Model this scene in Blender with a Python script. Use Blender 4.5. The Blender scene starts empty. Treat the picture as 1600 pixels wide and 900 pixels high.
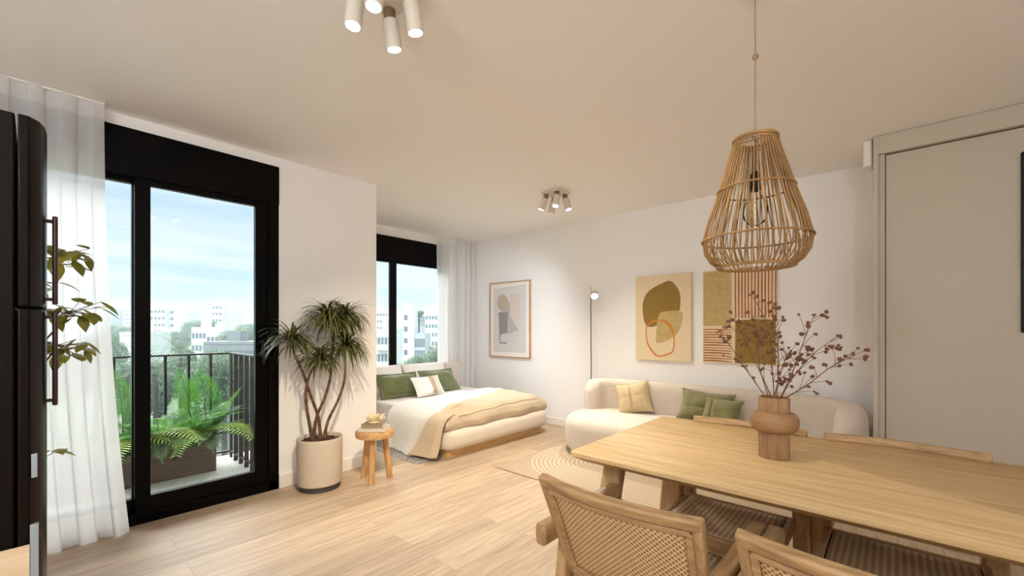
import bpy, bmesh, math, random
from math import sin, cos, pi, radians as R, sqrt
from mathutils import Vector, Matrix
random.seed(7)
S = bpy.context.scene
C = S.collection

# ------------------------------------------------------------------ helpers
def hexc(r, g, b):
    f = lambda c: (c/255/12.92) if c/255 <= .04045 else ((c/255+.055)/1.055)**2.4
    return (f(r), f(g), f(b), 1)

def tag(o, label=None, cat=None, group=None, kind=None):
    if label: o['label'] = label
    if cat: o['category'] = cat
    if group: o['group'] = group
    if kind: o['kind'] = kind
    return o

def empty(name, loc=(0, 0, 0), rz=0.0, label=None, cat=None, group=None, kind=None):
    o = bpy.data.objects.new(name, None)
    o.location = loc; o.rotation_euler = (0, 0, rz); o.empty_display_size = .1
    C.objects.link(o)
    return tag(o, label, cat, group, kind)

def kids(o):
    return [c for c in bpy.data.objects if c.parent == o]

def copy_tree(o, parent=None):
    c = o.copy(); C.objects.link(c)
    if parent is not None: c.parent = parent
    for ch in kids(o): copy_tree(ch, c)
    return c

class MB:
    """collects shapes into one mesh; coordinates are the parent's own unless world=True on build"""
    def __init__(self): self.v = []; self.f = []
    def add(self, vs, fs):
        n = len(self.v); self.v += [tuple(p) for p in vs]; self.f += [tuple(i+n for i in q) for q in fs]; return self
    def box(self, x0, x1, y0, y1, z0, z1):
        vs = [(x, y, z) for z in (z0, z1) for y in (y0, y1) for x in (x0, x1)]
        return self.add(vs, [(0, 2, 3, 1), (4, 5, 7, 6), (0, 1, 5, 4), (2, 6, 7, 3), (0, 4, 6, 2), (1, 3, 7, 5)])
    def hexa(self, bot, top):
        return self.add(list(bot)+list(top), [(3, 2, 1, 0), (4, 5, 6, 7), (0, 1, 5, 4), (1, 2, 6, 5), (2, 3, 7, 6), (3, 0, 4, 7)])
    def prism(self, poly, d0, d1, axis='z'):
        n = len(poly)
        def P(a, b, d): return {'z': (a, b, d), 'y': (a, d, b), 'x': (d, a, b)}[axis]
        vs = [P(a, b, d0) for a, b in poly]+[P(a, b, d1) for a, b in poly]
        fs = [tuple(range(n))[::-1], tuple(range(n, 2*n))]+[(i, (i+1) % n, n+(i+1) % n, n+i) for i in range(n)]
        return self.add(vs, fs)
    def lathe(self, prof, c=(0, 0, 0), seg=32, rib=None, sx=1, sy=1, caps=True):
        vs = []; m = len(prof)
        for r, z in prof:
            for k in range(seg):
                a = 2*pi*k/seg; rr = r if not rib else rib(r, z, a)
                vs.append((c[0]+rr*cos(a)*sx, c[1]+rr*sin(a)*sy, c[2]+z))
        fs = [(i*seg+k, i*seg+(k+1) % seg, (i+1)*seg+(k+1) % seg, (i+1)*seg+k) for i in range(m-1) for k in range(seg)]
        if caps: fs += [tuple(range(seg))[::-1], tuple((m-1)*seg+k for k in range(seg))]
        return self.add(vs, fs)
    def tube(self, pts, r, seg=8, closed=False, caps=True):
        pts = [Vector(p) for p in pts]; n = len(pts)
        rr = r if isinstance(r, (list, tuple)) else [r]*n
        up = None; rings = []
        for i in range(n):
            if closed: t = pts[(i+1) % n]-pts[i-1]
            else: t = pts[min(i+1, n-1)]-pts[max(i-1, 0)]
            t.normalize()
            if up is None: up = t.orthogonal().normalized()
            else: up = (up-t*up.dot(t)); up = up.normalized() if up.length > 1e-6 else t.orthogonal().normalized()
            b = t.cross(up)
            rings.append([pts[i]+(up*cos(2*pi*k/seg)+b*sin(2*pi*k/seg))*rr[i] for k in range(seg)])
        vs = [p for q in rings for p in q]; fs = []
        m = n if closed else n-1
        for i in range(m):
            j = (i+1) % n
            fs += [(i*seg+k, i*seg+(k+1) % seg, j*seg+(k+1) % seg, j*seg+k) for k in range(seg)]
        if not closed and caps: fs += [tuple(range(seg))[::-1], tuple((n-1)*seg+k for k in range(seg))]
        return self.add(vs, fs)
    def cyl(self, a, b, r, seg=20):
        return self.tube([a, b], r, seg)
    def grid(self, fn, nu, nv):
        vs = [fn(i/nu, j/nv) for j in range(nv+1) for i in range(nu+1)]
        fs = [(j*(nu+1)+i, j*(nu+1)+i+1, (j+1)*(nu+1)+i+1, (j+1)*(nu+1)+i) for j in range(nv) for i in range(nu)]
        return self.add(vs, fs)
    def blade(self, p, d, L, w, droop, n=5, wide=.35, side=None):
        """a strap or pointed leaf that starts at p along d and bends down"""
        p = Vector(p); d = Vector(d).normalized(); pts = []; q = p.copy(); dd = d.copy()
        for i in range(n+1):
            pts.append((q.copy(), dd.copy())); q = q+dd*(L/n); dd = (dd+Vector((0, 0, -droop/n))).normalized()
        s = side or (d.cross(Vector((0, 0, 1))) if abs(d.z) < .97 else Vector((1, 0, 0)))
        s = Vector(s).normalized(); vs = []
        for i, (q, dd) in enumerate(pts):
            t = i/n; ww = w*(min(1, t/wide+.25) if t < wide else max(.03, 1-((t-wide)/(1-wide))**1.6))*.5
            nrm = s.cross(dd).normalized()
            vs += [q-s*ww, q+nrm*ww*.25, q+s*ww]
        fs = []
        for i in range(n): fs += [(3*i, 3*i+1, 3*i+4, 3*i+3), (3*i+1, 3*i+2, 3*i+5, 3*i+4)]
        return self.add(vs, fs)
    def soft(self, outline, z0, z1, r, rings=5, normals=None):
        """extruded outline with rounded upper and lower edges"""
        n = len(outline); O = [Vector((a, b, 0)) for a, b in outline]
        area = sum(O[i].x*O[(i+1) % n].y-O[(i+1) % n].x*O[i].y for i in range(n))
        N = []
        for i in range(n):
            t = (O[(i+1) % n]-O[i-1]).normalized(); nn = Vector((t.y, -t.x, 0)); N.append(nn if area > 0 else -nn)
        lv = []
        for k in range(rings+1):
            a = pi/2*k/rings; lv.append((r*(1-sin(a)), z0+r*(1-cos(a))))
        for k in range(rings+1):
            a = pi/2*k/rings; lv.append((r*(1-cos(a)), z1-r*(1-sin(a))))
        vs = [(O[i]-N[i]*ins+Vector((0, 0, z))) for ins, z in lv for i in range(n)]
        fs = [(k*n+i, k*n+(i+1) % n, (k+1)*n+(i+1) % n, (k+1)*n+i) for k in range(len(lv)-1) for i in range(n)]
        fs += [tuple(range(n))[::-1], tuple((len(lv)-1)*n+i for i in range(n))]
        return self.add(vs, fs)
    def build(self, name, mat, parent=None, smooth=True, bevel=0, world=False, loc=None, kind=None, solid=0, sub=0, segs=2):
        off = Vector((0, 0, 0))
        if world and parent is not None:
            p = parent
            while p is not None: off += p.location; p = p.parent
        if loc is not None: off += Vector(loc)
        me = bpy.data.meshes.new(name)
        me.from_pydata([tuple(Vector(v)-off) for v in self.v], [], self.f); me.update()
        bm = bmesh.new(); bm.from_mesh(me); bmesh.ops.recalc_face_normals(bm, faces=bm.faces); bm.to_mesh(me); bm.free()
        o = bpy.data.objects.new(name, me); C.objects.link(o)
        if parent is not None: o.parent = parent
        if loc is not None: o.location = loc
        if mat: me.materials.append(mat)
        if smooth:
            for p in me.polygons: p.use_smooth = True
            me.set_sharp_from_angle(angle=R(42))
        if solid:
            m = o.modifiers.new('solid', 'SOLIDIFY'); m.thickness = solid; m.offset = 0
        if bevel:
            m = o.modifiers.new('bevel', 'BEVEL'); m.width = bevel; m.segments = segs; m.limit_method = 'ANGLE'; m.angle_limit = R(40)
        if sub:
            m = o.modifiers.new('sub', 'SUBSURF'); m.levels = sub; m.render_levels = sub
        if kind: o['kind'] = kind
        return o

def arc(cx, cy, r, a0, a1, n):
    return [(cx+r*cos(a0+(a1-a0)*i/n), cy+r*sin(a0+(a1-a0)*i/n)) for i in range(n+1)]
def rrect(x0, x1, y0, y1, r, n=8):
    return arc(x1-r, y1-r, r, 0, pi/2, n)+arc(x0+r, y1-r, r, pi/2, pi, n)+arc(x0+r, y0+r, r, pi, 1.5*pi, n)+arc(x1-r, y0+r, r, 1.5*pi, 2*pi, n)
def smooth_path(pts, n=8):
    """Catmull-Rom through points"""
    P = [Vector(p) for p in pts]; P = [P[0]*2-P[1]]+P+[P[-1]*2-P[-2]]; out = []
    for i in range(1, len(P)-2):
        for k in range(n):
            t = k/n
            out.append(.5*((2*P[i])+(P[i+1]-P[i-1])*t+(2*P[i-1]-5*P[i]+4*P[i+1]-P[i+2])*t*t+(3*P[i]-P[i-1]-3*P[i+1]+P[i+2])*t**3))
    out.append(P[-2]); return out

# ------------------------------------------------------------------ materials
MATS = {}
def mat(name, col, rough=.6, metal=0., spec=.5, bump=None, var=None, coat=0, sheen=0, trans=None, emit=None, estr=0):
    m = bpy.data.materials.new(name); m.use_nodes = True; nt = m.node_tree; b = nt.nodes['Principled BSDF']
    b.inputs['Base Color'].default_value = col; b.inputs['Roughness'].default_value = rough; b.inputs['Metallic'].default_value = metal
    b.inputs['Specular IOR Level'].default_value = spec; b.inputs['Coat Weight'].default_value = coat; b.inputs['Sheen Weight'].default_value = sheen
    tc = nt.nodes.new('ShaderNodeTexCoord')
    if var:   # colour variation: (second colour, scale, (sx,sy,sz))
        c2, sc, st = var
        mp = nt.nodes.new('ShaderNodeMapping'); mp.inputs['Scale'].default_value = st; nt.links.new(tc.outputs['Object'], mp.inputs[0])
        n = nt.nodes.new('ShaderNodeTexNoise'); n.inputs['Scale'].default_value = sc; n.inputs['Detail'].default_value = 5; nt.links.new(mp.outputs[0], n.inputs['Vector'])
        r = nt.nodes.new('ShaderNodeValToRGB'); r.color_ramp.elements[0].position = .34; r.color_ramp.elements[1].position = .68
        r.color_ramp.elements[0].color = col; r.color_ramp.elements[1].color = c2
        nt.links.new(n.outputs['Fac'], r.inputs[0]); nt.links.new(r.outputs[0], b.inputs['Base Color'])
    if bump:  # (kind, scale, strength, distance)
        k, sc, st, di = bump
        if k == 'noise':
            n2 = nt.nodes.new('ShaderNodeTexNoise'); n2.inputs['Scale'].default_value = sc; n2.inputs['Detail'].default_value = 3; out = n2.outputs['Fac']
        elif k == 'voronoi':
            n2 = nt.nodes.new('ShaderNodeTexVoronoi'); n2.inputs['Scale'].default_value = sc; out = n2.outputs['Distance']
        else:
            n2 = nt.nodes.new('ShaderNodeTexWave'); n2.inputs['Scale'].default_value = sc; n2.inputs['Distortion'].default_value = 1.5; out = n2.outputs['Fac']
        nt.links.new(tc.outputs['Object'], n2.inputs['Vector'])
        bp = nt.nodes.new('ShaderNodeBump'); bp.inputs['Strength'].default_value = st; bp.inputs['Distance'].default_value = di
        nt.links.new(out, bp.inputs['Height']); nt.links.new(bp.outputs[0], b.inputs['Normal'])
    if trans:  # translucent share for leaves and cloth
        tr = nt.nodes.new('ShaderNodeBsdfTranslucent'); tr.inputs[0].default_value = col
        if var: nt.links.new(r.outputs[0], tr.inputs[0])
        mx = nt.nodes.new('ShaderNodeMixShader'); mx.inputs[0].default_value = trans
        nt.links.new(b.outputs[0], mx.inputs[1]); nt.links.new(tr.outputs[0], mx.inputs[2]); nt.links.new(mx.outputs[0], nt.nodes['Material Output'].inputs[0])
    if emit:
        b.inputs['Emission Color'].default_value = emit; b.inputs['Emission Strength'].default_value = estr
    MATS[name] = m; return m

def wood(name, c1, c2, grain=(1, 14, 14), sc=3.0, rough=.5, bumps=.06, c3=None):
    """long grain along the axis with the smallest factor"""
    m = bpy.data.materials.new(name); m.use_nodes = True; nt = m.node_tree; b = nt.nodes['Principled BSDF']
    L = nt.links.new; tc = nt.nodes.new('ShaderNodeTexCoord'); mp = nt.nodes.new('ShaderNodeMapping'); mp.inputs['Scale'].default_value = grain
    L(tc.outputs['Object'], mp.inputs[0])
    n = nt.nodes.new('ShaderNodeTexNoise'); n.inputs['Scale'].default_value = sc; n.inputs['Detail'].default_value = 6; n.inputs['Roughness'].default_value = .6; n.inputs['Distortion'].default_value = .6
    L(mp.outputs[0], n.inputs['Vector'])
    r = nt.nodes.new('ShaderNodeValToRGB'); e = r.color_ramp.elements
    e[0].position = .3; e[0].color = c1; e[1].position = .7; e[1].color = c2
    if c3: x = e.new(.5); x.color = c3
    L(n.outputs['Fac'], r.inputs[0]); L(r.outputs[0], b.inputs['Base Color'])
    b.inputs['Roughness'].default_value = rough; b.inputs['Specular IOR Level'].default_value = .35
    bp = nt.nodes.new('ShaderNodeBump'); bp.inputs['Strength'].default_value = bumps; bp.inputs['Distance'].default_value = .01
    L(n.outputs['Fac'], bp.inputs['Height']); L(bp.outputs[0], b.inputs['Normal'])
    MATS[name] = m; return m

def floor_mat():
    m = bpy.data.materials.new('oak planks'); m.use_nodes = True; nt = m.node_tree; b = nt.nodes['Principled BSDF']; L = nt.links.new
    tc = nt.nodes.new('ShaderNodeTexCoord'); mp = nt.nodes.new('ShaderNodeMapping'); mp.inputs['Rotation'].default_value = (0, 0, R(90)); L(tc.outputs['Object'], mp.inputs[0])
    br = nt.nodes.new('ShaderNodeTexBrick'); L(mp.outputs[0], br.inputs['Vector'])
    br.offset = .37; br.inputs['Scale'].default_value = 1; br.inputs['Brick Width'].default_value = 1.45; br.inputs['Row Height'].default_value = .19
    br.inputs['Mortar Size'].default_value = .0012; br.inputs['Mortar Smooth'].default_value = .3; br.inputs['Bias'].default_value = 0
    br.inputs['Color1'].default_value = (0, 0, 0, 1); br.inputs['Color2'].default_value = (1, 1, 1, 1); br.inputs['Mortar'].default_value = (.5, .5, .5, 1)
    mp2 = nt.nodes.new('ShaderNodeMapping'); mp2.inputs['Scale'].default_value = (16, 1.1, 1); L(tc.outputs['Object'], mp2.inputs[0])
    ad = nt.nodes.new('ShaderNodeVectorMath'); ad.operation = 'ADD'; L(mp2.outputs[0], ad.inputs[0])
    sc = nt.nodes.new('ShaderNodeVectorMath'); sc.operation = 'SCALE'; sc.inputs['Scale'].default_value = 9; L(br.outputs['Color'], sc.inputs[0]); L(sc.outputs[0], ad.inputs[1])
    n = nt.nodes.new('ShaderNodeTexNoise'); n.inputs['Scale'].default_value = 2.2; n.inputs['Detail'].default_value = 7; n.inputs['Distortion'].default_value = .8; L(ad.outputs[0], n.inputs['Vector'])
    r = nt.nodes.new('ShaderNodeValToRGB'); e = r.color_ramp.elements
    e[0].position = .28; e[0].color = FLOOR[0]; e[1].position = .72; e[1].color = FLOOR[1]
    L(n.outputs['Fac'], r.inputs[0])
    r2 = nt.nodes.new('ShaderNodeValToRGB'); r2.color_ramp.elements[0].color = (.80, .78, .76, 1); r2.color_ramp.elements[1].color = (1.06, 1.05, 1.04, 1); L(br.outputs['Color'], r2.inputs[0])
    mx = nt.nodes.new('ShaderNodeMix'); mx.data_type = 'RGBA'; mx.blend_type = 'MULTIPLY'; mx.inputs[0].default_value = 1; L(r.outputs[0], mx.inputs[6]); L(r2.outputs[0], mx.inputs[7])
    mo = nt.nodes.new('ShaderNodeMix'); mo.data_type = 'RGBA'; mo.inputs[7].default_value = hexc(150, 118, 88); L(br.outputs['Fac'], mo.inputs[0]); L(mx.outputs[2], mo.inputs[6])
    L(mo.outputs[2], b.inputs['Base Color']); b.inputs['Roughness'].default_value = .48; b.inputs['Specular IOR Level'].default_value = .3
    bp = nt.nodes.new('ShaderNodeBump'); bp.inputs['Strength'].default_value = .05; bp.inputs['Distance'].default_value = .01; L(n.outputs['Fac'], bp.inputs['Height']); L(bp.outputs[0], b.inputs['Normal'])
    return m

def glass_mat(ior=1.3):
    m = bpy.data.materials.new('window glass'); m.use_nodes = True; nt = m.node_tree; L = nt.links.new
    nt.nodes.remove(nt.nodes['Principled BSDF'])
    t = nt.nodes.new('ShaderNodeBsdfTransparent'); t.inputs[0].default_value = (.95, .985, .99, 1)
    g = nt.nodes.new('ShaderNodeBsdfGlossy'); g.inputs['Roughness'].default_value = 0
    f = nt.nodes.new('ShaderNodeFresnel'); f.inputs[0].default_value = ior
    mx = nt.nodes.new('ShaderNodeMixShader'); L(f.outputs[0], mx.inputs[0]); L(t.outputs[0], mx.inputs[1]); L(g.outputs[0], mx.inputs[2]); L(mx.outputs[0], nt.nodes['Material Output'].inputs[0])
    return m

def sheer_mat(name, col, clear, transl=.5):
    m = bpy.data.materials.new(name); m.use_nodes = True; nt = m.node_tree; L = nt.links.new
    nt.nodes.remove(nt.nodes['Principled BSDF'])
    d = nt.nodes.new('ShaderNodeBsdfDiffuse'); d.inputs[0].default_value = col
    tl = nt.nodes.new('ShaderNodeBsdfTranslucent'); tl.inputs[0].default_value = col
    a = nt.nodes.new('ShaderNodeMixShader'); a.inputs[0].default_value = transl; L(d.outputs[0], a.inputs[1]); L(tl.outputs[0], a.inputs[2])
    t = nt.nodes.new('ShaderNodeBsdfTransparent')
    tc = nt.nodes.new('ShaderNodeTexCoord'); n = nt.nodes.new('ShaderNodeTexNoise'); n.inputs['Scale'].default_value = 260; L(tc.outputs['Object'], n.inputs['Vector'])
    mr = nt.nodes.new('ShaderNodeMapRange'); mr.inputs[1].default_value = .3; mr.inputs[2].default_value = .7; mr.inputs[3].default_value = max(0, clear-.03); mr.inputs[4].default_value = clear+.03; L(n.outputs['Fac'], mr.inputs[0])
    b = nt.nodes.new('ShaderNodeMixShader'); L(mr.outputs[0], b.inputs[0]); L(a.outputs[0], b.inputs[1]); L(t.outputs[0], b.inputs[2]); L(b.outputs[0], nt.nodes['Material Output'].inputs[0])
    return m

def cane_mat(name, dark, light, sc, lines=False):
    """woven cane: diagonal strands over dark eyelets"""
    m = bpy.data.materials.new(name); m.use_nodes = True; nt = m.node_tree; b = nt.nodes['Principled BSDF']; L = nt.links.new
    tc = nt.nodes.new('ShaderNodeTexCoord'); sp = nt.nodes.new('ShaderNodeSeparateXYZ'); L(tc.outputs['Object'], sp.inputs[0])
    def math_(op, a, bb=None):
        n = nt.nodes.new('ShaderNodeMath'); n.operation = op
        for i, x in enumerate((a, bb)):
            if x is None: continue
            if isinstance(x, (int, float)): n.inputs[i].default_value = x
            else: L(x, n.inputs[i])
        return n.outputs[0]
    x = sp.outputs[0]; y = sp.outputs[1] if lines else sp.outputs[2]
    u = math_('MULTIPLY', x, sc); v = math_('MULTIPLY', y, sc)
    if lines:
        a = math_('ABSOLUTE', math_('SINE', u)); c = math_('ABSOLUTE', math_('SINE', math_('MULTIPLY', v, 1.6)))
    else:
        a = math_('ABSOLUTE', math_('SINE', math_('ADD', u, v))); c = math_('ABSOLUTE', math_('SINE', math_('SUBTRACT', u, v)))
    k = math_('MULTIPLY', a, c)
    r = nt.nodes.new('ShaderNodeValToRGB'); r.color_ramp.elements[0].position = .38 if lines else .42; r.color_ramp.elements[1].position = .62
    r.color_ramp.elements[0].color = light; r.color_ramp.elements[1].color = dark; L(k, r.inputs[0]); L(r.outputs[0], b.inputs['Base Color'])
    b.inputs['Roughness'].default_value = .55
    bp = nt.nodes.new('ShaderNodeBump'); bp.invert = True; bp.inputs['Strength'].default_value = .5; bp.inputs['Distance'].default_value = .004; L(k, bp.inputs['Height']); L(bp.outputs[0], b.inputs['Normal'])
    MATS[name] = m; return m

def rug_mat():
    """flat-woven beige rug with pale nested arches; arch axis runs along +x from the rug's local origin"""
    m = bpy.data.materials.new('arched rug'); m.use_nodes = True; nt = m.node_tree; b = nt.nodes['Principled BSDF']; L = nt.links.new
    tc = nt.nodes.new('ShaderNodeTexCoord'); sp = nt.nodes.new('ShaderNodeSeparateXYZ'); L(tc.outputs['Object'], sp.inputs[0])
    def M(op, a, bb=None):
        n = nt.nodes.new('ShaderNodeMath'); n.operation = op
        for i, x in enumerate((a, bb)):
            if x is None: continue
            if isinstance(x, (int, float)): n.inputs[i].default_value = x
            else: L(x, n.inputs[i])
        return n.outputs[0]
    dx = M('MINIMUM', sp.outputs[0], 0.0); d = M('SQRT', M('ADD', M('MULTIPLY', dx, dx), M('MULTIPLY', sp.outputs[1], sp.outputs[1])))
    s = M('SINE', M('MULTIPLY', d, 2*pi/.041)); inside = M('LESS_THAN', d, .69); s = M('MULTIPLY', M('GREATER_THAN', s, .5), inside)
    r = nt.nodes.new('ShaderNodeMix'); r.data_type = 'RGBA'; r.inputs[6].default_value = hexc(184, 164, 140); r.inputs[7].default_value = hexc(212, 194, 170); L(s, r.inputs[0])
    n = nt.nodes.new('ShaderNodeTexNoise'); n.inputs['Scale'].default_value = 160; L(tc.outputs['Object'], n.inputs['Vector'])
    mx = nt.nodes.new('ShaderNodeMix'); mx.data_type = 'RGBA'; mx.blend_type = 'MULTIPLY'; mx.inputs[0].default_value = .25; L(r.outputs[2], mx.inputs[6]); L(n.outputs['Color'], mx.inputs[7])
    L(mx.outputs[2], b.inputs['Base Color']); b.inputs['Roughness'].default_value = .95; b.inputs['Specular IOR Level'].default_value = .1
    bp = nt.nodes.new('ShaderNodeBump'); bp.inputs['Strength'].default_value = .6; bp.inputs['Distance'].default_value = .004; L(M('ADD', s, M('MULTIPLY', n.outputs['Fac'], .6)), bp.inputs['Height']); L(bp.outputs[0], b.inputs['Normal'])
    return m

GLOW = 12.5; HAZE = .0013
FLOOR = (hexc(168, 146, 122), hexc(202, 181, 157))
M_wall = mat('white plaster', hexc(241, 238, 236), .85, spec=.2, bump=('noise', 90, .04, .002))
M_ceil = mat('ceiling plaster', hexc(243, 240, 238), .9, spec=.15, bump=('noise', 60, .03, .002))
M_base = mat('white gloss paint', hexc(236, 230, 222), .45, spec=.35)
M_black = mat('black powder coat', hexc(3, 2, 2), .33, spec=.12)
M_blackm = mat('matt black metal', hexc(12, 11, 11), .5, spec=.4)
M_glass = glass_mat()
M_sheer = sheer_mat('sheer voile', (.93, .925, .93, 1), .18, .5)
M_hem = sheer_mat('doubled voile', (.91, .90, .89, 1), .07, .45)
M_drape = sheer_mat('white linen', (.84, .83, .81, 1), .02, .4)
M_floor = floor_mat()
M_conc = mat('pale concrete', hexc(205, 205, 198), .8, var=(hexc(172, 174, 168), 40, (1, 1, 1)))
M_facade = mat('rendered facade', hexc(214, 208, 198), .85)
M_planter = wood('dark planter boards', hexc(70, 54, 46), hexc(104, 84, 72), (14, 1, 14), 3, .6)
M_soil = mat('bark soil', hexc(54, 34, 24), .95, var=(hexc(96, 62, 42), 30, (1, 1, 1)), bump=('voronoi', 40, .8, .02))
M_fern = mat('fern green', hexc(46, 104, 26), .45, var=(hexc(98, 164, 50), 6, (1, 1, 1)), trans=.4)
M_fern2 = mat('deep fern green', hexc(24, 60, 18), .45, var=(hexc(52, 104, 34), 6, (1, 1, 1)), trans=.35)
M_areca = mat('yellow green palm', hexc(92, 122, 28), .45, var=(hexc(140, 164, 52), 8, (1, 1, 1)), trans=.4)
M_drac = mat('dragon tree leaf', hexc(46, 54, 22), .45, var=(hexc(112, 112, 54), 9, (1, 1, 1)), trans=.2)
M_bark = mat('ringed bark', hexc(66, 42, 30), .8, var=(hexc(122, 86, 62), 14, (1, 1, 3)), bump=('noise', 40, .5, .01))
M_pot = mat('beige ceramic', hexc(200, 186, 168), .55, bump=('noise', 30, .05, .01))
M_potfoot = mat('grey rubber foot', hexc(66, 64, 64), .6)
M_vine = mat('olive leaf', hexc(112, 114, 38), .4, var=(hexc(160, 154, 66), 12, (1, 1, 1)), trans=.4)
M_stool = wood('honey pine', hexc(166, 120, 74), hexc(208, 166, 114), (10, 10, 1.2), 3.5, .55)
M_stoolt = wood('honey pine slab', hexc(172, 126, 80), hexc(212, 172, 120), (1.5, 9, 9), 3.5, .55)
M_book1 = mat('cream book cover', hexc(214, 204, 186), .6)
M_book2 = mat('taupe book cover', hexc(150, 132, 108), .6)
M_page = mat('paper pages', hexc(236, 228, 210), .8, bump=('wave', 120, .3, .002))
M_coral = mat('white coral', hexc(226, 208, 174), .8, bump=('noise', 120, .4, .004))
M_boucle = mat('cream boucle', hexc(214, 202, 186), .95, spec=.15, bump=('voronoi', 220, .18, .004), sheen=.3)
M_sofa = mat('oatmeal boucle', hexc(196, 182, 168), .95, spec=.15, var=(hexc(208, 196, 182), 120, (1, 1, 1)), bump=('voronoi', 200, .35, .005), sheen=.3)
M_head = mat('greige linen', hexc(206, 196, 186), .95, spec=.1, bump=('noise', 200, .3, .003))
M_bedbase = wood('honey oak plinth', hexc(186, 146, 94), hexc(212, 176, 124), (10, 1, 10), 3, .5)
M_mattress = mat('taupe fitted sheet', hexc(226, 220, 212), .9, spec=.1, bump=('noise', 14, .3, .02))
M_white = mat('white cotton', hexc(218, 214, 208), .9, spec=.1, bump=('noise', 9, .35, .03), sheen=.2)
M_beige = mat('sand cotton', hexc(198, 180, 154), .9, spec=.1, bump=('noise', 10, .35, .03), sheen=.2)
M_pillow = mat('white pillowcase', hexc(234, 230, 226), .9, spec=.1, bump=('noise', 11, .4, .03))
M_green = mat('moss velvet', hexc(90, 96, 60), .9, spec=.15, var=(hexc(112, 118, 80), 7, (1, 1, 1)), bump=('noise', 9, .4, .03), sheen=.5)
M_green2 = mat('olive linen', hexc(108, 104, 66), .9, spec=.15, var=(hexc(132, 128, 90), 9, (1, 1, 1)), bump=('noise', 40, .3, .01), sheen=.3)
M_tan = mat('tan linen', hexc(198, 176, 140), .9, spec=.1, var=(hexc(186, 164, 130), 40, (1, 1, 1)), bump=('noise', 60, .3, .01))
M_taupe = mat('taupe stripe', hexc(184, 164, 144), .9, spec=.1)
M_fluff = mat('grey shag', hexc(150, 146, 142), .95, spec=.1, var=(hexc(198, 194, 188), 90, (1, 1, 1)), bump=('noise', 120, .9, .02))
M_rug = rug_mat()
M_table = wood('oiled oak top', hexc(182, 146, 98), hexc(212, 182, 136), (1.0, 16, 16), 2.4, .62, .05)
M_tleg = wood('oiled oak leg', hexc(158, 126, 86), hexc(192, 160, 116), (12, 12, 1.2), 2.6, .5)
M_chair = wood('teak frame', hexc(136, 104, 68), hexc(186, 150, 106), (2.0, 13, 13), 3.2, .45)
M_chairv = wood('teak upright', hexc(136, 104, 68), hexc(186, 150, 106), (13, 13, 1.6), 3.2, .45)
M_charm = wood('teak arm', hexc(136, 104, 68), hexc(186, 150, 106), (13, 2.0, 13), 3.2, .45)
M_cane = cane_mat('back cane', hexc(134, 98, 60), hexc(204, 170, 124), 190)
M_canes = cane_mat('seat cane', hexc(120, 94, 66), hexc(184, 156, 118), 150, True)
M_groove = mat('dark groove', hexc(20, 15, 12), .8)
M_vase = wood('red cedar', hexc(130, 97, 66), hexc(164, 127, 90), (9, 9, 1.5), 4, .6, .05)
M_belly = wood('red cedar belly', hexc(134, 100, 68), hexc(160, 124, 86), (3, 3, 14), 4, .6, .03)
M_stem = mat('dry stem', hexc(112, 72, 48), .8)
M_berry = mat('dry seed head', hexc(104, 62, 46), .85, var=(hexc(140, 92, 72), 60, (1, 1, 1)), bump=('noise', 300, .6, .004))
M_rattan = mat('rattan', hexc(136, 98, 54), .6, var=(hexc(176, 136, 86), 10, (1, 1, 1)))
M_cord = mat('grey flex', hexc(150, 138, 124), .7)
M_bead = wood('wood bead', hexc(150, 120, 90), hexc(180, 146, 110), (4, 4, 4), 4)
M_bulb = glass_mat(1.12); M_bulb.name = 'clear bulb'
M_fil = mat('filament', hexc(255, 190, 110), .5, emit=(1, .6, .3, 1), estr=1.2)
M_spotw = mat('warm white enamel', hexc(214, 204, 190), .5, spec=.4)
M_spotc = mat('bronze swivel', hexc(128, 112, 92), .4, metal=.5)
M_lens = mat('lit lens', (1, 1, 1, 1), .5, emit=(1, .93, .82, 1), estr=14)
M_ward = mat('greige lacquer', hexc(196, 185, 168), .5, spec=.3)
M_fridge = mat('dark bronze steel', hexc(15, 8, 5), .3, metal=.0, spec=.10, var=(hexc(22, 12, 8), 3, (30, 30, .6)))
M_handle = mat('bronze handle', hexc(64, 44, 36), .35, metal=.4)
M_glint = mat('bluish glint', hexc(170, 182, 192), .35, metal=.7)
M_sidepale = wood('pale beige grain', hexc(206, 176, 138), hexc(226, 200, 166), (1, 1, 10), 3)
M_frame = wood('oak picture frame', hexc(170, 126, 84), hexc(202, 160, 116), (8, 8, 1.5), 4)
M_paper = mat('mount board', hexc(238, 232, 226), .8)
M_print = mat('pale grey print', hexc(212, 208, 204), .8)
M_canvas = mat('cream canvas', hexc(226, 206, 170), .85, bump=('noise', 200, .2, .002))
M_ochre = mat('ochre paint', hexc(120, 92, 38), .85, var=(hexc(164, 134, 64), 60, (1, 1, 5)))
M_sandp = mat('sand paint', hexc(196, 172, 118), .85, var=(hexc(184, 158, 104), 20, (1, 1, 1)))
M_rust = mat('rust paint', hexc(176, 98, 40), .8, var=(hexc(150, 76, 30), 12, (1, 1, 1)))
M_orange = mat('orange paint', hexc(204, 128, 52), .8)
P_COL = {'disc': mat('clay print', hexc(190, 170, 154), .8), 'block': mat('mauve print', hexc(150, 140, 140), .8), 'strip': mat('blush print', hexc(212, 200, 190), .8), 'wedge': mat('stone print', hexc(184, 180, 178), .8), 'light': mat('fog print', hexc(206, 204, 203), .8)}

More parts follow.
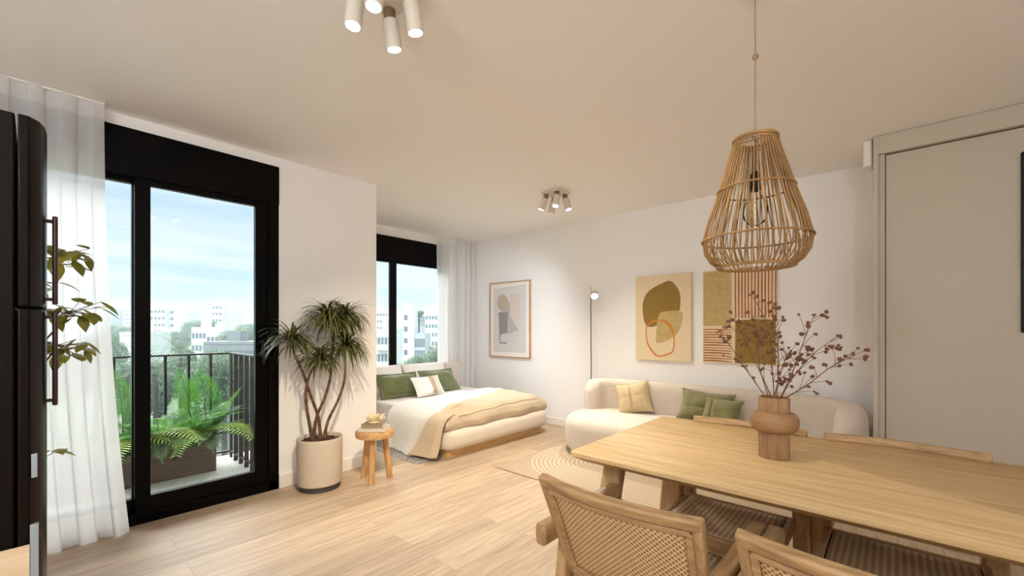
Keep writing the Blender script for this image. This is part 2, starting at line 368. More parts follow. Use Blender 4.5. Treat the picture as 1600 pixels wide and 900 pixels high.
# ------------------------------------------------------------------ room
H = 2.59
DY0, DY1, DZ = -.355, 1.269, 2.515          # balcony door opening in the left wall
WY0, WY1, WZ0, WZ1 = 2.33, 4.03, .42, 2.47   # window in the sleeping alcove
REAR, RIGHT, BACK = -2.6, 5.6, 4.53
def st(name, mb, m, parent=None, **k): return mb.build(name, m, parent, kind='structure', **k)
L_poly = [(0, REAR), (RIGHT, REAR), (RIGHT, BACK), (-1.35, BACK), (-1.35, 2.114), (0, 2.114)]
st('floor', MB().prism(L_poly, -.12, 0), M_floor, smooth=False)
st('ceiling', MB().prism([(-.3, REAR-.2), (RIGHT+.2, REAR-.2), (RIGHT+.2, BACK+.3), (-1.65, BACK+.3), (-1.65, 1.62), (-.3, 1.62)], H, H+.35), M_ceil, smooth=False)
w = MB().box(-.3, 0, REAR-.2, DY0, -.12, H).box(-.3, 0, DY1, 2.114, -.12, H).box(-.3, 0, DY0, DY1, DZ, H).box(-.3, 0, DY0, DY1, -.12, -.001)
st('wall_left', w, M_wall, smooth=False)
st('wall_alcove', MB().box(-1.65, -.3, 1.62, 2.114, -.12, H), M_wall, smooth=False)
w = MB().box(-1.5, -1.35, 2.114, WY0, -.12, H).box(-1.5, -1.35, WY1, BACK+.3, -.12, H).box(-1.5, -1.35, WY0, WY1, WZ1, H).box(-1.5, -1.35, WY0, WY1, -.12, WZ0)
st('wall_window', w, M_wall, smooth=False)
st('wall_back', MB().box(-1.35, RIGHT+.2, BACK, BACK+.3, -.12, H), M_wall, smooth=False)
st('wall_right', MB().box(RIGHT, RIGHT+.2, REAR-.2, BACK, -.12, H), M_wall, smooth=False)
st('wall_rear', MB().box(0, RIGHT, REAR-.2, REAR, -.12, H), M_wall, smooth=False)
st('baseboard_left', MB().box(0, .013, DY1, 2.127, 0, .11).box(-.3, 0, 2.114, 2.127, 0, .11).box(-1.35, -.3, 2.114, 2.127, 0, .11), M_base, bevel=.004)
st('baseboard_back', MB().box(-1.35, 3.48, BACK-.013, BACK, 0, .09), M_base, bevel=.004)
st('trim_1', MB().soft(rrect(3.425, 3.478, 3.935, 4.1, .02, 4), 2.405, 2.588, .012), M_base)

# balcony door: black sliding door in two leaves under a roller-shutter box
d = empty('door_1', (0, 0, 0), kind='structure')
fr = MB().box(-.16, .012, DY0, DY1, 2.22, DZ)
st('shutter_box', fr, M_black, d, bevel=.003)
fr = MB().box(-.16, .004, DY0, DY0+.07, 0, 2.22).box(-.16, .004, DY1-.075, DY1, 0, 2.22).box(-.16, .004, DY0, DY1, 0, .07)
st('door_frame', fr, M_black, d, bevel=.003)
def leaf(y0, y1, x0, x1, zb, zt, gl, gr):
    s = MB().box(x0, x1, y0, y0+gl, .07, 2.225).box(x0, x1, y1-gr, y1, .07, 2.225).box(x0, x1, y0+gl, y1-gr, .07, zb).box(x0, x1, y0+gl, y1-gr, zt, 2.225)
    o = st('door_leaf', s, M_black, d, bevel=.004)
    g = MB().box((x0+x1)/2-.004, (x0+x1)/2+.004, y0+gl-.005, y1-gr+.005, zb-.005, zt+.005)
    st('glass_pane', g, M_glass, o, smooth=False)
leaf(.418, DY1-.075, -.055, -.008, .168, 2.182, .079, .085)
leaf(DY0+.07, .496, -.115, -.062, .15, 2.19, .075, .085)
dh = MB().box(-.008, .02, 1.145, 1.165, .98, 1.16)
st('door_handle', dh, M_blackm, d, bevel=.004)

# alcove window: same black joinery
wi = empty('window_1', (-1.35, 2.33, 0), kind='structure')
st('shutter_box', MB().box(-1.47, -1.338, WY0, WY1, 2.16, WZ1), M_black, wi, world=True, bevel=.003)
fr = MB().box(-1.47, -1.345, WY0, WY0+.05, WZ0, 2.16).box(-1.47, -1.345, WY1-.045, WY1, WZ0, 2.16).box(-1.47, -1.345, WY0, WY1, WZ0, WZ0+.05).box(-1.40, -1.362, 3.118, 3.217, WZ0, 2.16)
st('window_frame', fr, M_black, wi, world=True, bevel=.003)
fs = st('window_sash', MB().box(-1.42, -1.37, 3.221, WY1-.045, 2.13, 2.16).box(-1.42, -1.37, 3.221, WY1-.045, WZ0+.05, WZ0+.09).box(-1.42, -1.37, WY0+.05, 3.114, 2.13, 2.16).box(-1.42, -1.37, WY0+.05, 3.114, WZ0+.05, WZ0+.09), M_black, wi, world=True)
st('glass_pane', MB().box(-1.402, -1.394, 3.2, WY1-.03, WZ0+.06, 2.15), M_glass, wi, world=True, smooth=False)
st('glass_pane', MB().box(-1.422, -1.414, WY0+.03, 3.13, WZ0+.06, 2.15), M_glass, wi, world=True, smooth=False)

# ------------------------------------------------------------------ curtains
def curtain(name, label, y0, y1, x, top, bot, mats, waves, amp, flare=0., hem=.17, heading=.1, parent_name=None, label2=None):
    root = empty(name, (x, (y0+y1)/2, 0), label=label, cat='curtain')
    def P(u, zz):
        t = 1-(zz-bot)/(top-bot)                              # 0 at the rail
        y = y0+(y1-y0)*u+flare*(t**2.2)*(u-.2)
        ph = 2*pi*waves*u
        a = amp*(.55+.45*t)
        dx = a*sin(ph+.5*sin(2.3*t))+.3*a*sin(2.7*ph+1.3)*(.4+t*.6)
        return (x+dx, y+.010*sin(ph*1.9+t*2), zz)
    def cloth(z0, z1, off, nm, m):
        g = MB().grid(lambda u, v: (lambda p: (p[0]+off, p[1], p[2]))(P(u, z0+(z1-z0)*v)), int(waves*16), max(2, int((z1-z0)*14)))
        return g.build(nm, m, root, world=True)
    cloth(bot+hem, top-heading, 0, 'fabric', mats[0])
    cloth(bot, bot+hem, 0, 'hem', mats[1])
    cloth(top-heading, top, 0, 'heading_band', mats[1])
    MB().tube([(x, y0-.03, top-.004), (x, y1+.01, top-.004)], .008, 8).build('curtain_rail', M_base, root, world=True)
    return root
curtain('curtain', 'sheer white curtain beside the tall balcony door, behind the dark fridge', -.75, .26, .11, 2.585, .008, (M_sheer, M_hem), 8.5, .021, flare=.15)
curtain('curtain', 'thin sheer curtain overlapping the right edge of the bedroom window', 3.79, 4.20, -1.245, 2.585, .02, (M_sheer, M_hem), 3, .016, hem=.15)
curtain('curtain', 'opaque white linen curtain gathered in the corner right of the bedroom window', 4.16, 4.50, -1.215, 2.585, .02, (M_drape, M_drape), 3.5, .028, hem=.12)

# ------------------------------------------------------------------ balcony
BX = -1.35
st('balcony_floor', MB().box(-1.45, -.3, -1.6, 1.62, -.2, -.03), M_conc, smooth=False)
st('trim_2', MB().box(-.3, 0, DY0, DY1, -.03, -.0005), M_conc, smooth=False)
rl = empty('balcony_railing', (BX, 0, -.03), label='black flat-bar balcony railing around the planter outside the glass door', cat='railing')
MB().box(BX-.02, BX+.02, -1.5, 1.32, 1.0, 1.016).box(BX-.02, -.32, 1.28, 1.32, 1.0, 1.016).build('handrail', M_blackm, rl, world=True, bevel=.002)
MB().box(BX-.015, BX+.015, -1.5, 1.315, .03, .045).box(BX-.015, -.32, 1.285, 1.315, .03, .045).build('bottom_rail', M_blackm, rl, world=True)
far = [1.301-.1725*k for k in range(0, 17)]
for yy in far:
    MB().box(BX-.018, BX+.018, yy-.010, yy+.010, -.03, 1.0).build('baluster', M_blackm, rl, world=True)
for k in range(6):
    xx = -1.19+k*.158
    MB().box(xx-.006, xx+.006, 1.282, 1.318, -.03, 1.0).build('baluster', M_blackm, rl, world=True)
pl = empty('planter', (-1.13, .05, -.03), label='long dark brown wooden planter on the balcony floor outside the glass door', cat='planter')
MB().box(-1.29, -.972, -.95, 1.088, -.03, .24).build('box', M_planter, pl, world=True, bevel=.004)
MB().box(-1.30, -.962, -.96, 1.098, .225, .243).build('rim', M_planter, pl, world=True, bevel=.003)
MB().grid(lambda u, v: (-1.275+.29*u, -.93+2.0*v, .248+.01*sin(40*u)*cos(33*v)), 12, 60).build('soil', M_soil, pl, world=True)

def frond_mesh(L, W, n, droop, lean=0.0, tipw=.1, leafw=.016):
    mb = MB(); p = Vector((0, 0, 0)); dd = Vector((sin(lean), 0, cos(lean))); pts = []
    for i in range(n+1):
        pts.append((p.copy(), dd.copy())); p = p+dd*(L/n); dd = (dd+Vector((droop/n*.9, 0, -droop/n*.75*(i/n+.3)))).normalized()
    mb.tube([q for q, _ in pts], [.005*(1-.8*i/n) for i in range(n+1)], 5)
    for i in range(2, n+1):
        t = i/n; ll = W*max(tipw, sin(pi*min(1, .12+t*.93))**.7)
        q, d_ = pts[i]
        for s in (1, -1):
            dr = Vector((0, s, 0))+d_*.45
            mb.blade(q, dr, ll, leafw, .35, 2, .3, side=d_)
    return mb
FR = [frond_mesh(.66, .19, 44, .30, .02, .12, .0105), frond_mesh(.56, .115, 36, 1.1, .25, .1, .012), frond_mesh(.5, .10, 30, 1.9, .5, .1, .013)]
fmesh = []
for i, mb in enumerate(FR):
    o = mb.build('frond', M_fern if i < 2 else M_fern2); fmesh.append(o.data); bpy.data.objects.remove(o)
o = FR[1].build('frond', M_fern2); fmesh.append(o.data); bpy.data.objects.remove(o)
am = frond_mesh(.80, .20, 22, 2.6, .6, .35, .020).build('frond', M_areca); amesh = am.data; bpy.data.objects.remove(am)
def fern(x, y, z, label, spec, seed, grp='ferns in the balcony planter', nm='fern', cat='fern'):
    rnd = random.Random(seed)
    root = empty(nm, (x, y, z), label=label, cat=cat, group=grp)
    for (mi, az, tilt, sc) in spec:
        f = bpy.data.objects.new('frond', fmesh[mi] if mi < 9 else amesh); C.objects.link(f); f.parent = root
        f.rotation_euler = (0, R(tilt), R(az)); f.scale = (sc,)*3
        f.location = (rnd.uniform(-.02, .02), rnd.uniform(-.02, .02), 0)
    MB().lathe([(.03, -.03), (.035, .0), (.02, .03)], seg=10).build('root_crown', M_soil, root)
    return root
ZP = .25
def burst(seed, n, mi=(1, 2), s=(.6, .95), tilt=(5, 40)):
    r = random.Random(seed); k = r.uniform(0, 360)
    return [(r.choice(mi), k+360*i/n+r.uniform(-20, 20), r.uniform(*tilt), r.uniform(*s)) for i in range(n)]
fern(-1.10, .46, ZP, 'fern with one tall upright frond beside the sheer curtain', [(0, -40, -3, 1.0), (0, 150, 20, .8), (0, -80, 24, .8), (3, 80, 35, 1.0)]+burst(1, 22)+[(2, -15, 20, 1.0), (2, -55, 26, .9), (2, 30, 24, .95)], 1)
fern(-1.08, 1.04, ZP, 'fern at the far right end of the planter with a broad tall frond', [(0, -35, 2, 1.02), (0, 60, 22, .85), (3, 40, 45, .95), (3, -20, 40, .9)]+burst(3, 22, (1, 2, 3))+[(2, -10, 22, 1.0), (2, -50, 20, .95), (2, 45, 25, .9)], 3)
fern(-1.10, .92, ZP, 'fern with a tall narrow upright frond behind the right glass pane', [(0, -62, 2, 1.03), (3, 240, 38, 1.15), (3, 262, 30, 1.1), (0, 200, 20, .7)]+burst(2, 20)+[(2, -20, 22, 1.0), (2, -60, 24, .95), (2, 15, 20, .9)], 2)
fern(-1.08, .70, ZP, 'low bushy fern right of the black door post', [(3, 270, 30, .95), (1, -60, 15, .95), (1, 100, 15, .9)]+burst(4, 24)+[(2, -5, 22, 1.0), (2, -40, 24, 1.0), (2, 35, 22, .95)], 4)
fern(-1.12, .18, ZP, 'fern seen only through the sheer curtain', [(0, -40, 6, .95), (0, -80, 20, .8)]+burst(5, 18), 5)
fern(-1.05, .58, ZP-.005, 'yellow-green palm fronds spilling over the planter by the black door post', [(9, -20, 0, .8), (9, 30, -5, .85), (9, -55, 5, .75), (9, 70, 0, .7), (9, 120, -10, .6)], 7, 'arching palms in the balcony planter', 'areca_palm', 'palm')
fern(-1.04, 1.0, ZP-.005, 'yellow-green palm frond arching over the right end of the planter', [(9, 20, 0, .85), (9, 60, 0, .7), (9, -30, 6, .7), (9, -70, 6, .7)], 8, 'arching palms in the balcony planter', 'areca_palm', 'palm')
fern(-1.05, .33, ZP-.005, 'yellow-green palm drooping over the planter beside the curtain hem', [(9, 0, 0, .8), (9, 50, 0, .75), (9, -45, 0, .8)], 9, 'arching palms in the balcony planter', 'areca_palm', 'palm')

# ------------------------------------------------------------------ the city beyond
CX, HC, FPX = 3.594, 1.25, 666.7
A0 = math.atan2(598, 666.7)
def bearing(px, t):                      # a spot on the town plan: compass bearing (as a number of the view) and distance
    l = (px-800)/FPX
    return CX-t*(sin(A0)-cos(A0)*l), t*(cos(A0)+sin(A0)*l)
GZ = -19.0
st('ground', MB().grid(lambda u, v: (-14-900*u**1.6, -420+1100*v, GZ), 20, 20), mat('distant grass', hexc(84, 98, 78), .95, var=(hexc(112, 120, 102), .05, (1, 1, 1))), smooth=False)
B_MAT = [mat('white render', hexc(224, 224, 220), .8), mat('pale grey render', hexc(184, 190, 192), .8), mat('cream render', hexc(216, 212, 200), .8), mat('grey concrete', hexc(128, 134, 134), .8)]
M_win = mat('distant window', hexc(98, 112, 120), .25)
M_roof = mat('roof felt', hexc(132, 136, 136), .9)
uw = MB().box(-.02, .06, -.5, .5, 0, 1).build('window', M_win, smooth=False); uwm = uw.data; bpy.data.objects.remove(uw)
def building(label, pxl, pxr, ytop, dist, mi, cols, rows, rot=0, depth=8, ww=1.3, wh=1.3, balcony=False, group=None):
    xl, yl = bearing(pxl, dist); xr, yr = bearing(pxr, dist)
    x, y = (xl+xr)/2, (yl+yr)/2; W = math.hypot(xr-xl, yr-yl)
    zt = HC+(514-ytop)/FPX*dist
    rz = math.atan2(-(xr-xl), (yr-yl))+R(rot)
    root = empty('building', (x, y, GZ), rz, label=label, cat='building', group=group)
    hh = zt-GZ
    MB().box(-depth, 0, -W/2, W/2, 0, hh).build('walls', B_MAT[mi], root, smooth=False)
    MB().box(-depth, .06, -W/2, W/2, hh, hh+.45).build('roof_edge', B_MAT[mi], root, smooth=False)
    MB().box(-depth*.7, -depth*.3, -W*.2, W*.05, hh+.45, hh+2.2).build('roof_house', B_MAT[mi], root, smooth=False)
    z0 = max(3.0, hh-rows*3.0)
    for r_ in range(rows):
        zz = hh-1.0-wh-r_*3.0
        if zz < .5: break
        for c in range(cols):
            f = bpy.data.objects.new('window', uwm); C.objects.link(f); f.parent = root
            f.location = (0, -W/2+W*(c+.5)/cols, zz); f.scale = (1, min(ww, W/cols*.7), wh)
        if balcony:
            MB().box(0, 1.0, -W/2+.4, W/2-.4, zz-.9, zz-.1).build('balcony', B_MAT[0], root, smooth=False)
    return root
building('small grey block on the skyline at the curtain edge', 164, 176, 484, 300, 3, 4, 6)
building('white terrace block on the skyline left of the black door post', 177, 193, 488, 340, 0, 6, 5)
building('tall white block touching the black door post on the skyline', 194, 216, 482, 310, 0, 6, 6)
building('white apartment block with rows of dark windows right of the black door post', 234, 258, 481, 190, 0, 4, 8, ww=1.2)
building('plain white block joined to the right of the windowed apartment block', 258.5, 272, 482, 192, 2, 2, 8)
building('pale bluish block with a shaded side behind the white apartments', 273, 297, 487, 260, 1, 7, 8)
building('long white block in the middle of the skyline', 297, 318, 477, 390, 0, 8, 5)
building('highest white tower in the middle of the skyline', 319, 332, 473, 330, 2, 5, 8)
building('white tower block standing out right of the skyline middle', 331, 347, 475, 200, 0, 3, 8, ww=1.2)
building('blank cream flank of the white tower block', 347.5, 362, 478, 203, 2, 0, 0)
building('low office block with three grey window bands', 365, 380, 490, 240, 0, 1, 4, ww=30, wh=1.4)
building('white block at the right edge of the door glass on the skyline', 381, 393, 481, 380, 0, 5, 5)
building('low stepped white house among the trees below the skyline', 299, 322, 514, 105, 0, 4, 2, depth=6, ww=.8)
building('flat white annex joined to the low stepped house', 322.5, 342, 520, 104, 2, 3, 1, depth=6, ww=.8)
building('plain white gable left of the black door post', 187, 214, 524, 60, 0, 0, 0, depth=6)
building('low white terrace below the apartment block', 232, 272, 526, 130, 2, 9, 1, depth=8, ww=.8)
building('long low grey shed near the right door edge', 318, 402, 538, 70, 3, 11, 1, depth=6, ww=.9, wh=.8)
building('balconied white block at the left edge of the bedroom window', 584, 611, 518, 75, 0, 5, 8, balcony=True, ww=1.1)
building('white block behind the balconied block in the bedroom window', 575, 611, 486, 190, 0, 8, 9)
building('tall plain white block with one column of windows in the bedroom window', 621, 647, 486, 110, 0, 1, 11, rot=5, ww=.9)
building('narrow dark grey tower in the bedroom window', 648, 661, 496, 190, 3, 5, 12)
building('low glass-fronted building before the dark grey tower', 648, 664, 523, 110, 1, 6, 4, ww=1.6, wh=2.2)
building('white block with short window rows next to the sheer bedroom curtain', 664, 694, 489, 150, 0, 6, 9)

hm_ = bpy.data.materials.new('haze'); hm_.use_nodes = True; hn = hm_.node_tree
hn.nodes.remove(hn.nodes['Principled BSDF']); vs0 = hn.nodes.new('ShaderNodeVolumeScatter'); vs0.inputs['Color'].default_value = (.80, .92, 1, 1); vs0.inputs['Density'].default_value = HAZE; vs0.inputs['Anisotropy'].default_value = .0
hn.links.new(vs0.outputs[0], hn.nodes['Material Output'].inputs['Volume'])
hz = MB().box(-430, -16, -160, 420, GZ+.05, 16).build('haze', hm_, smooth=False, kind='stuff')
tag(hz, 'thin pale blue haze hanging over the town outside the windows', 'haze')

M_tree = [mat('hazy evergreen', hexc(84, 104, 82), .9, var=(hexc(118, 138, 112), .4, (1, 1, 1)), trans=.2), mat('pale evergreen', hexc(96, 116, 94), .9, var=(hexc(130, 150, 122), .4, (1, 1, 1)), trans=.2)]
M_trunk = mat('grey trunk', hexc(74, 66, 58), .9)
def crown_mesh(seed, blobs, n):
    r = random.Random(seed); mb = MB()
    bl = [(Vector((r.uniform(-.55, .55), r.uniform(-.55, .55), r.uniform(-.25, .45))), r.uniform(.38, .55)) for _ in range(blobs)]
    for i in range(n):
        c, rad = r.choice(bl)
        d = Vector((r.gauss(0, 1), r.gauss(0, 1), r.gauss(0, 1))).normalized()
        p = c+d*rad*r.uniform(.8, 1.05); s = r.uniform(.022, .045)
        t = d.orthogonal().normalized(); t.rotate(Matrix.Rotation(r.uniform(0, 6.28), 3, d)); b_ = d.cross(t)
        t = (t+d*r.uniform(-.5, .5)).normalized()
        mb.add([p-t*s-b_*s*.6, p+t*s-b_*s*.3, p+t*s*.8+b_*s*.6, p-t*s*.6+b_*s*.6], [(0, 1, 2, 3)])
    return mb
cm = []
for i in range(3):
    o = crown_mesh(i+20, 11, 9000).build('crown', M_tree[i % 2]); cm.append(o.data); bpy.data.objects.remove(o)
def tree(px, ytop, dist, width_px, k, label):
    x, y = bearing(px, dist); zt = HC+(514-ytop)/FPX*dist; wd = width_px/FPX*dist
    root = empty('tree', (x, y, GZ), random.uniform(0, 6), label=label, cat='tree', group='trees in the town below')
    ch = wd*(.8 if dist > 55 else 1.25); f = bpy.data.objects.new('crown', cm[k % 3]); C.objects.link(f); f.parent = root
    f.scale = (wd*.52, wd*.52, ch*.62); f.location = (0, 0, zt-GZ-ch*.6)
    MB().tube([(0, 0, 0), (.1, 0, (zt-GZ)*.5), (0, 0, zt-GZ-ch*.5)], [.35, .28, .2], 8).build('trunk', M_trunk, root)
for i, (px, yt, dist, wp, lab) in enumerate([
    (182, 506, 150, 44, 'tree crown below the skyline beside the curtain'), (205, 508, 140, 40, 'tree mass behind the plain white gable'),
    (172, 528, 50, 46, 'nearer tree left of the plain white gable'), (250, 560, 36, 70, 'tree behind the planter right of the black door post'),
    (300, 498, 170, 40, 'dark tree between the white blocks of the skyline'), (322, 500, 160, 34, 'tree at the foot of the white tower block'),
    (283, 515, 120, 44, 'tree left of the low stepped white house'), (368, 510, 95, 64, 'round tree right of the low stepped white house'),
    (392, 503, 150, 50, 'tree at the right edge of the door glass'), (288, 538, 50, 62, 'tree in front of the low white terrace'), (350, 543, 52, 60, 'tree in front of the long grey shed'),
    (330, 553, 34, 80, 'broad tree just behind the balcony rail'), (385, 556, 34, 70, 'tree behind the side railing'),
    (200, 563, 34, 66, 'tree behind the planter beside the curtain'), (150, 520, 60, 60, 'tree seen through the sheer curtain'),
    (110, 530, 45, 80, 'tree behind the sheer curtain and the hanging leaves'), (655, 484, 118, 16, 'small tree on top of the dark grey tower'),
    (660, 551, 45, 50, 'leafy tree low in the bedroom window'), (690, 531, 50, 44, 'tree below the white block by the bedroom curtain'),
    (630, 560, 50, 40, 'tree at the foot of the tall plain white block'), (685, 545, 40, 40, 'tree low behind the sheer bedroom curtain')]):
    tree(px, yt, dist, wp, i, lab)
def palm_tree(px, ytop, dist, label, seed):
    r = random.Random(seed); x, y = bearing(px, dist); zt = HC+(514-ytop)/FPX*dist
    root = empty('palm_tree', (x, y, GZ), label=label, cat='palm tree'); hh = zt-GZ-1.0
    MB().tube([(0, 0, 0), (.1, 0, hh)], [.2, .14], 8).build('trunk', M_trunk, root)
    mb = MB()
    for i in range(30):
        a = i*2.4; e = r.uniform(-.1, 1.3); d_ = Vector((cos(a)*cos(e), sin(a)*cos(e), sin(e)))
        p = Vector((.1, 0, hh))
        for j in range(14):
            p = p+d_*.17; d_ = (d_+Vector((0, 0, -.06))).normalized()
            sd = d_.cross(Vector((0, 0, 1))).normalized()
            for s in (1, -1): mb.blade(p, sd*s+d_*.8, .5, .05, .4, 2)
    mb.build('fronds', M_tree[0], root)
palm_tree(282, 531, 40, 'feathery palm in front of the low white terrace', 1)
palm_tree(196, 563, 26, 'palm top behind the railing beside the curtain', 2)
palm_tree(243, 555, 28, 'palm top behind the railing right of the black door post', 3)

# ------------------------------------------------------------------ fridge and the plant behind it
FXR = 2.083
fg = empty('fridge', (1.76, -.35, 0), label='tall dark bronze fridge with rounded door edge and long bar handles beside the curtain', cat='fridge')
MB().box(1.43, FXR-.002, -.68, -.033, .02, 1.75).build('body', M_fridge, fg, world=True, bevel=.004)
def door(z0, z1):
    prof = [(1.43, -.029)]+[(FXR, -.029), (FXR, -.010)]+arc(FXR-.12, -.012, .12, 0, pi/2, 8)[1:2]
    prof = [(1.43, -.029), (FXR, -.029), (FXR, -.011), (FXR-.022, .0055), (FXR-.055, .0145), (FXR-.11, .0185), (FXR-.3, .02), (1.43, .012)]
    return MB().prism(prof, z0, z1).build('door', M_fridge, fg, world=True, bevel=.003)
d1 = door(1.303, 1.75); d2 = door(.06, 1.297)
def bar(z0, z1, dr):
    h = MB().soft(rrect(1.985, 2.01, .027, .037, .004, 3), z0, z1, .003).build('handle', M_handle, dr, world=True)
    MB().box(1.992, 2.002, .012, .03, z1-.017, z1-.009).box(1.992, 2.002, .012, .03, z0+.009, z0+.017).build('bracket', M_handle, h, world=True)
bar(1.312, 1.536, d1); bar(1.056, 1.293, d2)
MB().box(FXR-.012, FXR+.003, -.008, .002, .90, .955).build('glint_plate', M_glint, fg, world=True, bevel=.001)  # bluish plates stand in for reflections along the door edge
MB().box(FXR-.012, FXR+.003, -.010, .004, .66, .79).build('glint_plate', M_glint, fg, world=True, bevel=.001)
MB().box(FXR+.0003, FXR+.004, -.68, -.0105, .02, .745).build('side_panel', M_sidepale, fg, world=True)  # thin beige sheet over the lower part of the side

vx, vy = .56, -.19
vp = empty('leafy_plant', (vx, vy, 0), label='tall plant with olive heart-shaped leaves showing behind the fridge handle', cat='plant')
MB().lathe([(.10, 0), (.13, .30), (.14, .32), (.13, .325), (.12, .28)], (vx, vy, 0), 28).build('pot', M_pot, vp, world=True)
MB().lathe([(.001, .285), (.122, .285)], (vx, vy, 0), 20, caps=False).build('soil', M_soil, vp, world=True)
rv = random.Random(5)
stems = MB(); clumps = [(.60, .085, 1.60, 30, .11), (.62, .125, 1.335, 26, .11), (.62, .085, 1.17, 24, .10), (.62, .045, .67, 3, .03), (.60, .0, 1.45, 8, .09)]
lm = []
for i, (cx, cy, cz, n, sp) in enumerate(clumps):
    path = smooth_path([(vx+.01*i, vy, .28), (vx-.03+.02*i, vy-.05, cz*.55), (cx, cy-.06, cz-.08), (cx, cy-.02, cz)], 6)
    stems.tube(path, .004, 6)
    for j in range(n):
        p = Vector((cx+rv.uniform(-.08, .08), cy+rv.uniform(-.8, .85)*sp, cz+rv.uniform(-.5, .5)*sp*.9))
        stems.tube([path[-1] if rv.random() < .6 else path[-4], p], .0016, 4)
        lm.append((p, Vector((rv.uniform(-.3, 1), rv.uniform(-.6, 1), rv.uniform(-.7, .3)))))
stems.build('stems', M_bark, vp, world=True)
for p, d_ in lm:
    MB().blade(p, d_, rv.uniform(.07, .10), rv.uniform(.042, .06), rv.uniform(.3, 1.0), 5, .38).build('leaf', M_vine, vp, world=True)

# ------------------------------------------------------------------ dragon tree in its pot
px_, py_ = .205, 1.50
dt = empty('dragon_tree', (px_, py_, 0), label='dragon tree with bent bare trunks and drooping leaf tufts in a beige pot', cat='potted plant')
MB().lathe([(.120, 0), (.150, .0), (.150, .035)], (px_, py_, 0), 40).build('pot_foot', M_potfoot, dt, world=True)
MB().lathe([(.12, .036), (.150, .036), (.164, .048), (.168, .37), (.168, .394), (.166, .398), (.160, .398), (.156, .394), (.154, .36)], (px_, py_, 0), 48, caps=False).build('pot', M_pot, dt, world=True)
ps = MB(); ps.lathe([(.001, .372), (.08, .37), (.156, .364)], (px_, py_, 0), 28, caps=False)
rs = random.Random(3)
for i in range(60):
    a = rs.uniform(0, 6.28); q = .14*sqrt(rs.random()); s = rs.uniform(.006, .016)
    ps.lathe([(s*.4, 0), (s, s*.5), (s*.5, s)], (px_+q*cos(a), py_+q*sin(a), .366), 6)
ps.build('bark_chips', M_soil, dt, world=True)
trunks = [
    [(.20, 1.445, .36), (.21, 1.41, .55), (.22, 1.385, .72), (.22, 1.40, .85), (.22, 1.44, .94), (.21, 1.49, 1.02)],
    [(.22, 1.50, .36), (.20, 1.49, .55), (.19, 1.43, .74), (.20, 1.37, .92), (.20, 1.31, 1.06), (.20, 1.293, 1.16)],
    [(.19, 1.45, .36), (.21, 1.47, .55), (.24, 1.52, .70), (.24, 1.565, .85), (.23, 1.58, 1.0), (.22, 1.60, 1.15), (.22, 1.605, 1.30), (.21, 1.56, 1.345)],
    [(.23, 1.515, .36), (.24, 1.55, .52), (.24, 1.63, .67), (.23, 1.69, .83), (.22, 1.70, 1.0), (.22, 1.70, 1.10)]]
for t in trunks:
    p = smooth_path(t, 6); n = len(p)
    MB().tube(p, [.0122*(1-.40*i/n)+.0010*(i % 2)+(.006 if i < 2 else 0) for i in range(n)], 10).build('trunk', M_bark, dt, world=True)
MB().tube(smooth_path([(.22, 1.603, 1.27), (.23, 1.66, 1.32), (.23, 1.69, 1.36)], 4), .008, 8).build('trunk', M_bark, dt, world=True)
rd = random.Random(11)
for (cx, cy, cz, n, L0) in [(.205, 1.56, 1.345, 150, .29), (.23, 1.69, 1.355, 145, .29), (.20, 1.293, 1.165, 115, .26), (.21, 1.495, 1.02, 105, .24), (.22, 1.70, 1.115, 130, .28)]:
    mb = MB()
    for i in range(n):
        a = i*2.39996+rd.uniform(-.2, .2); e = rd.uniform(.15, 1.25) if i % 4 else rd.uniform(-.2, .3)
        d_ = Vector((cos(a)*cos(e), sin(a)*cos(e), sin(e)))
        if cx+d_.x*L0 < .03: d_.x *= .3
        mb.blade((cx+d_.x*.012, cy+d_.y*.012, cz+rd.uniform(-.04, .02)), d_, L0*rd.uniform(.75, 1.1), rd.uniform(.014, .019), rd.uniform(1.7, 3.0), 7, .25)
    for k in range(len(mb.v)):
        if mb.v[k][0] < .02: mb.v[k] = (.02+.002*rd.random(), mb.v[k][1], mb.v[k][2])
    mb.build('leaf_tuft', M_drac, dt, world=True)

# ------------------------------------------------------------------ stool with books and coral
sx, sy = .37, 1.885
sl = empty('stool', (sx, sy, 0), label='round honey-coloured wooden stool on three legs beside the potted dragon tree', cat='stool')
def seatr(r, z, a): return r*(1+.018*sin(3*a+1)+.012*sin(5*a))
MB().lathe([(.13, .352), (.149, .358), (.153, .375), (.153, .398), (.148, .408), (.12, .412)], (sx, sy, 0), 40, rib=seatr).build('seat', M_stoolt, sl, world=True)
for (bx, by) in ((.278, 1.832), (.462, 1.797), (.418, 1.995)):
    tx, ty = sx+(bx-sx)*.62, sy+(by-sy)*.62
    MB().tube([(bx, by, 0), ((bx+tx)/2+.003, (by+ty)/2, .18), (tx, ty, .358)], [.026, .025, .024], 14).build('leg', M_stool, sl, world=True)
def book(label, x, y, z, w, d_, h, rz, mcov):
    b = empty('book', (x, y, z), rz, label=label, cat='book')
    MB().box(-w/2, w/2, -d_/2, d_/2, 0, .003).box(-w/2, w/2, -d_/2, d_/2, h-.003, h).box(-w/2, w/2, -d_/2, -d_/2+.003, 0, h).build('cover', mcov, b, bevel=.0008)
    MB().box(-w/2+.004, w/2-.004, -d_/2+.003, d_/2-.004, .003, h-.003).build('pages', M_page, b, smooth=False)
rzb = R(40)
book('larger cream book at the bottom of the pair on the stool', sx+.012, sy-.012, .4125, .215, .17, .028, rzb, M_book1)
book('smaller taupe book on top of the cream book on the stool', sx+.012, sy-.012, .4408, .175, .125, .032, rzb, M_book2)
co = empty('coral', (sx+.010, sy-.010, .4733), label='pale branching coral ornament on top of the two books', cat='ornament')
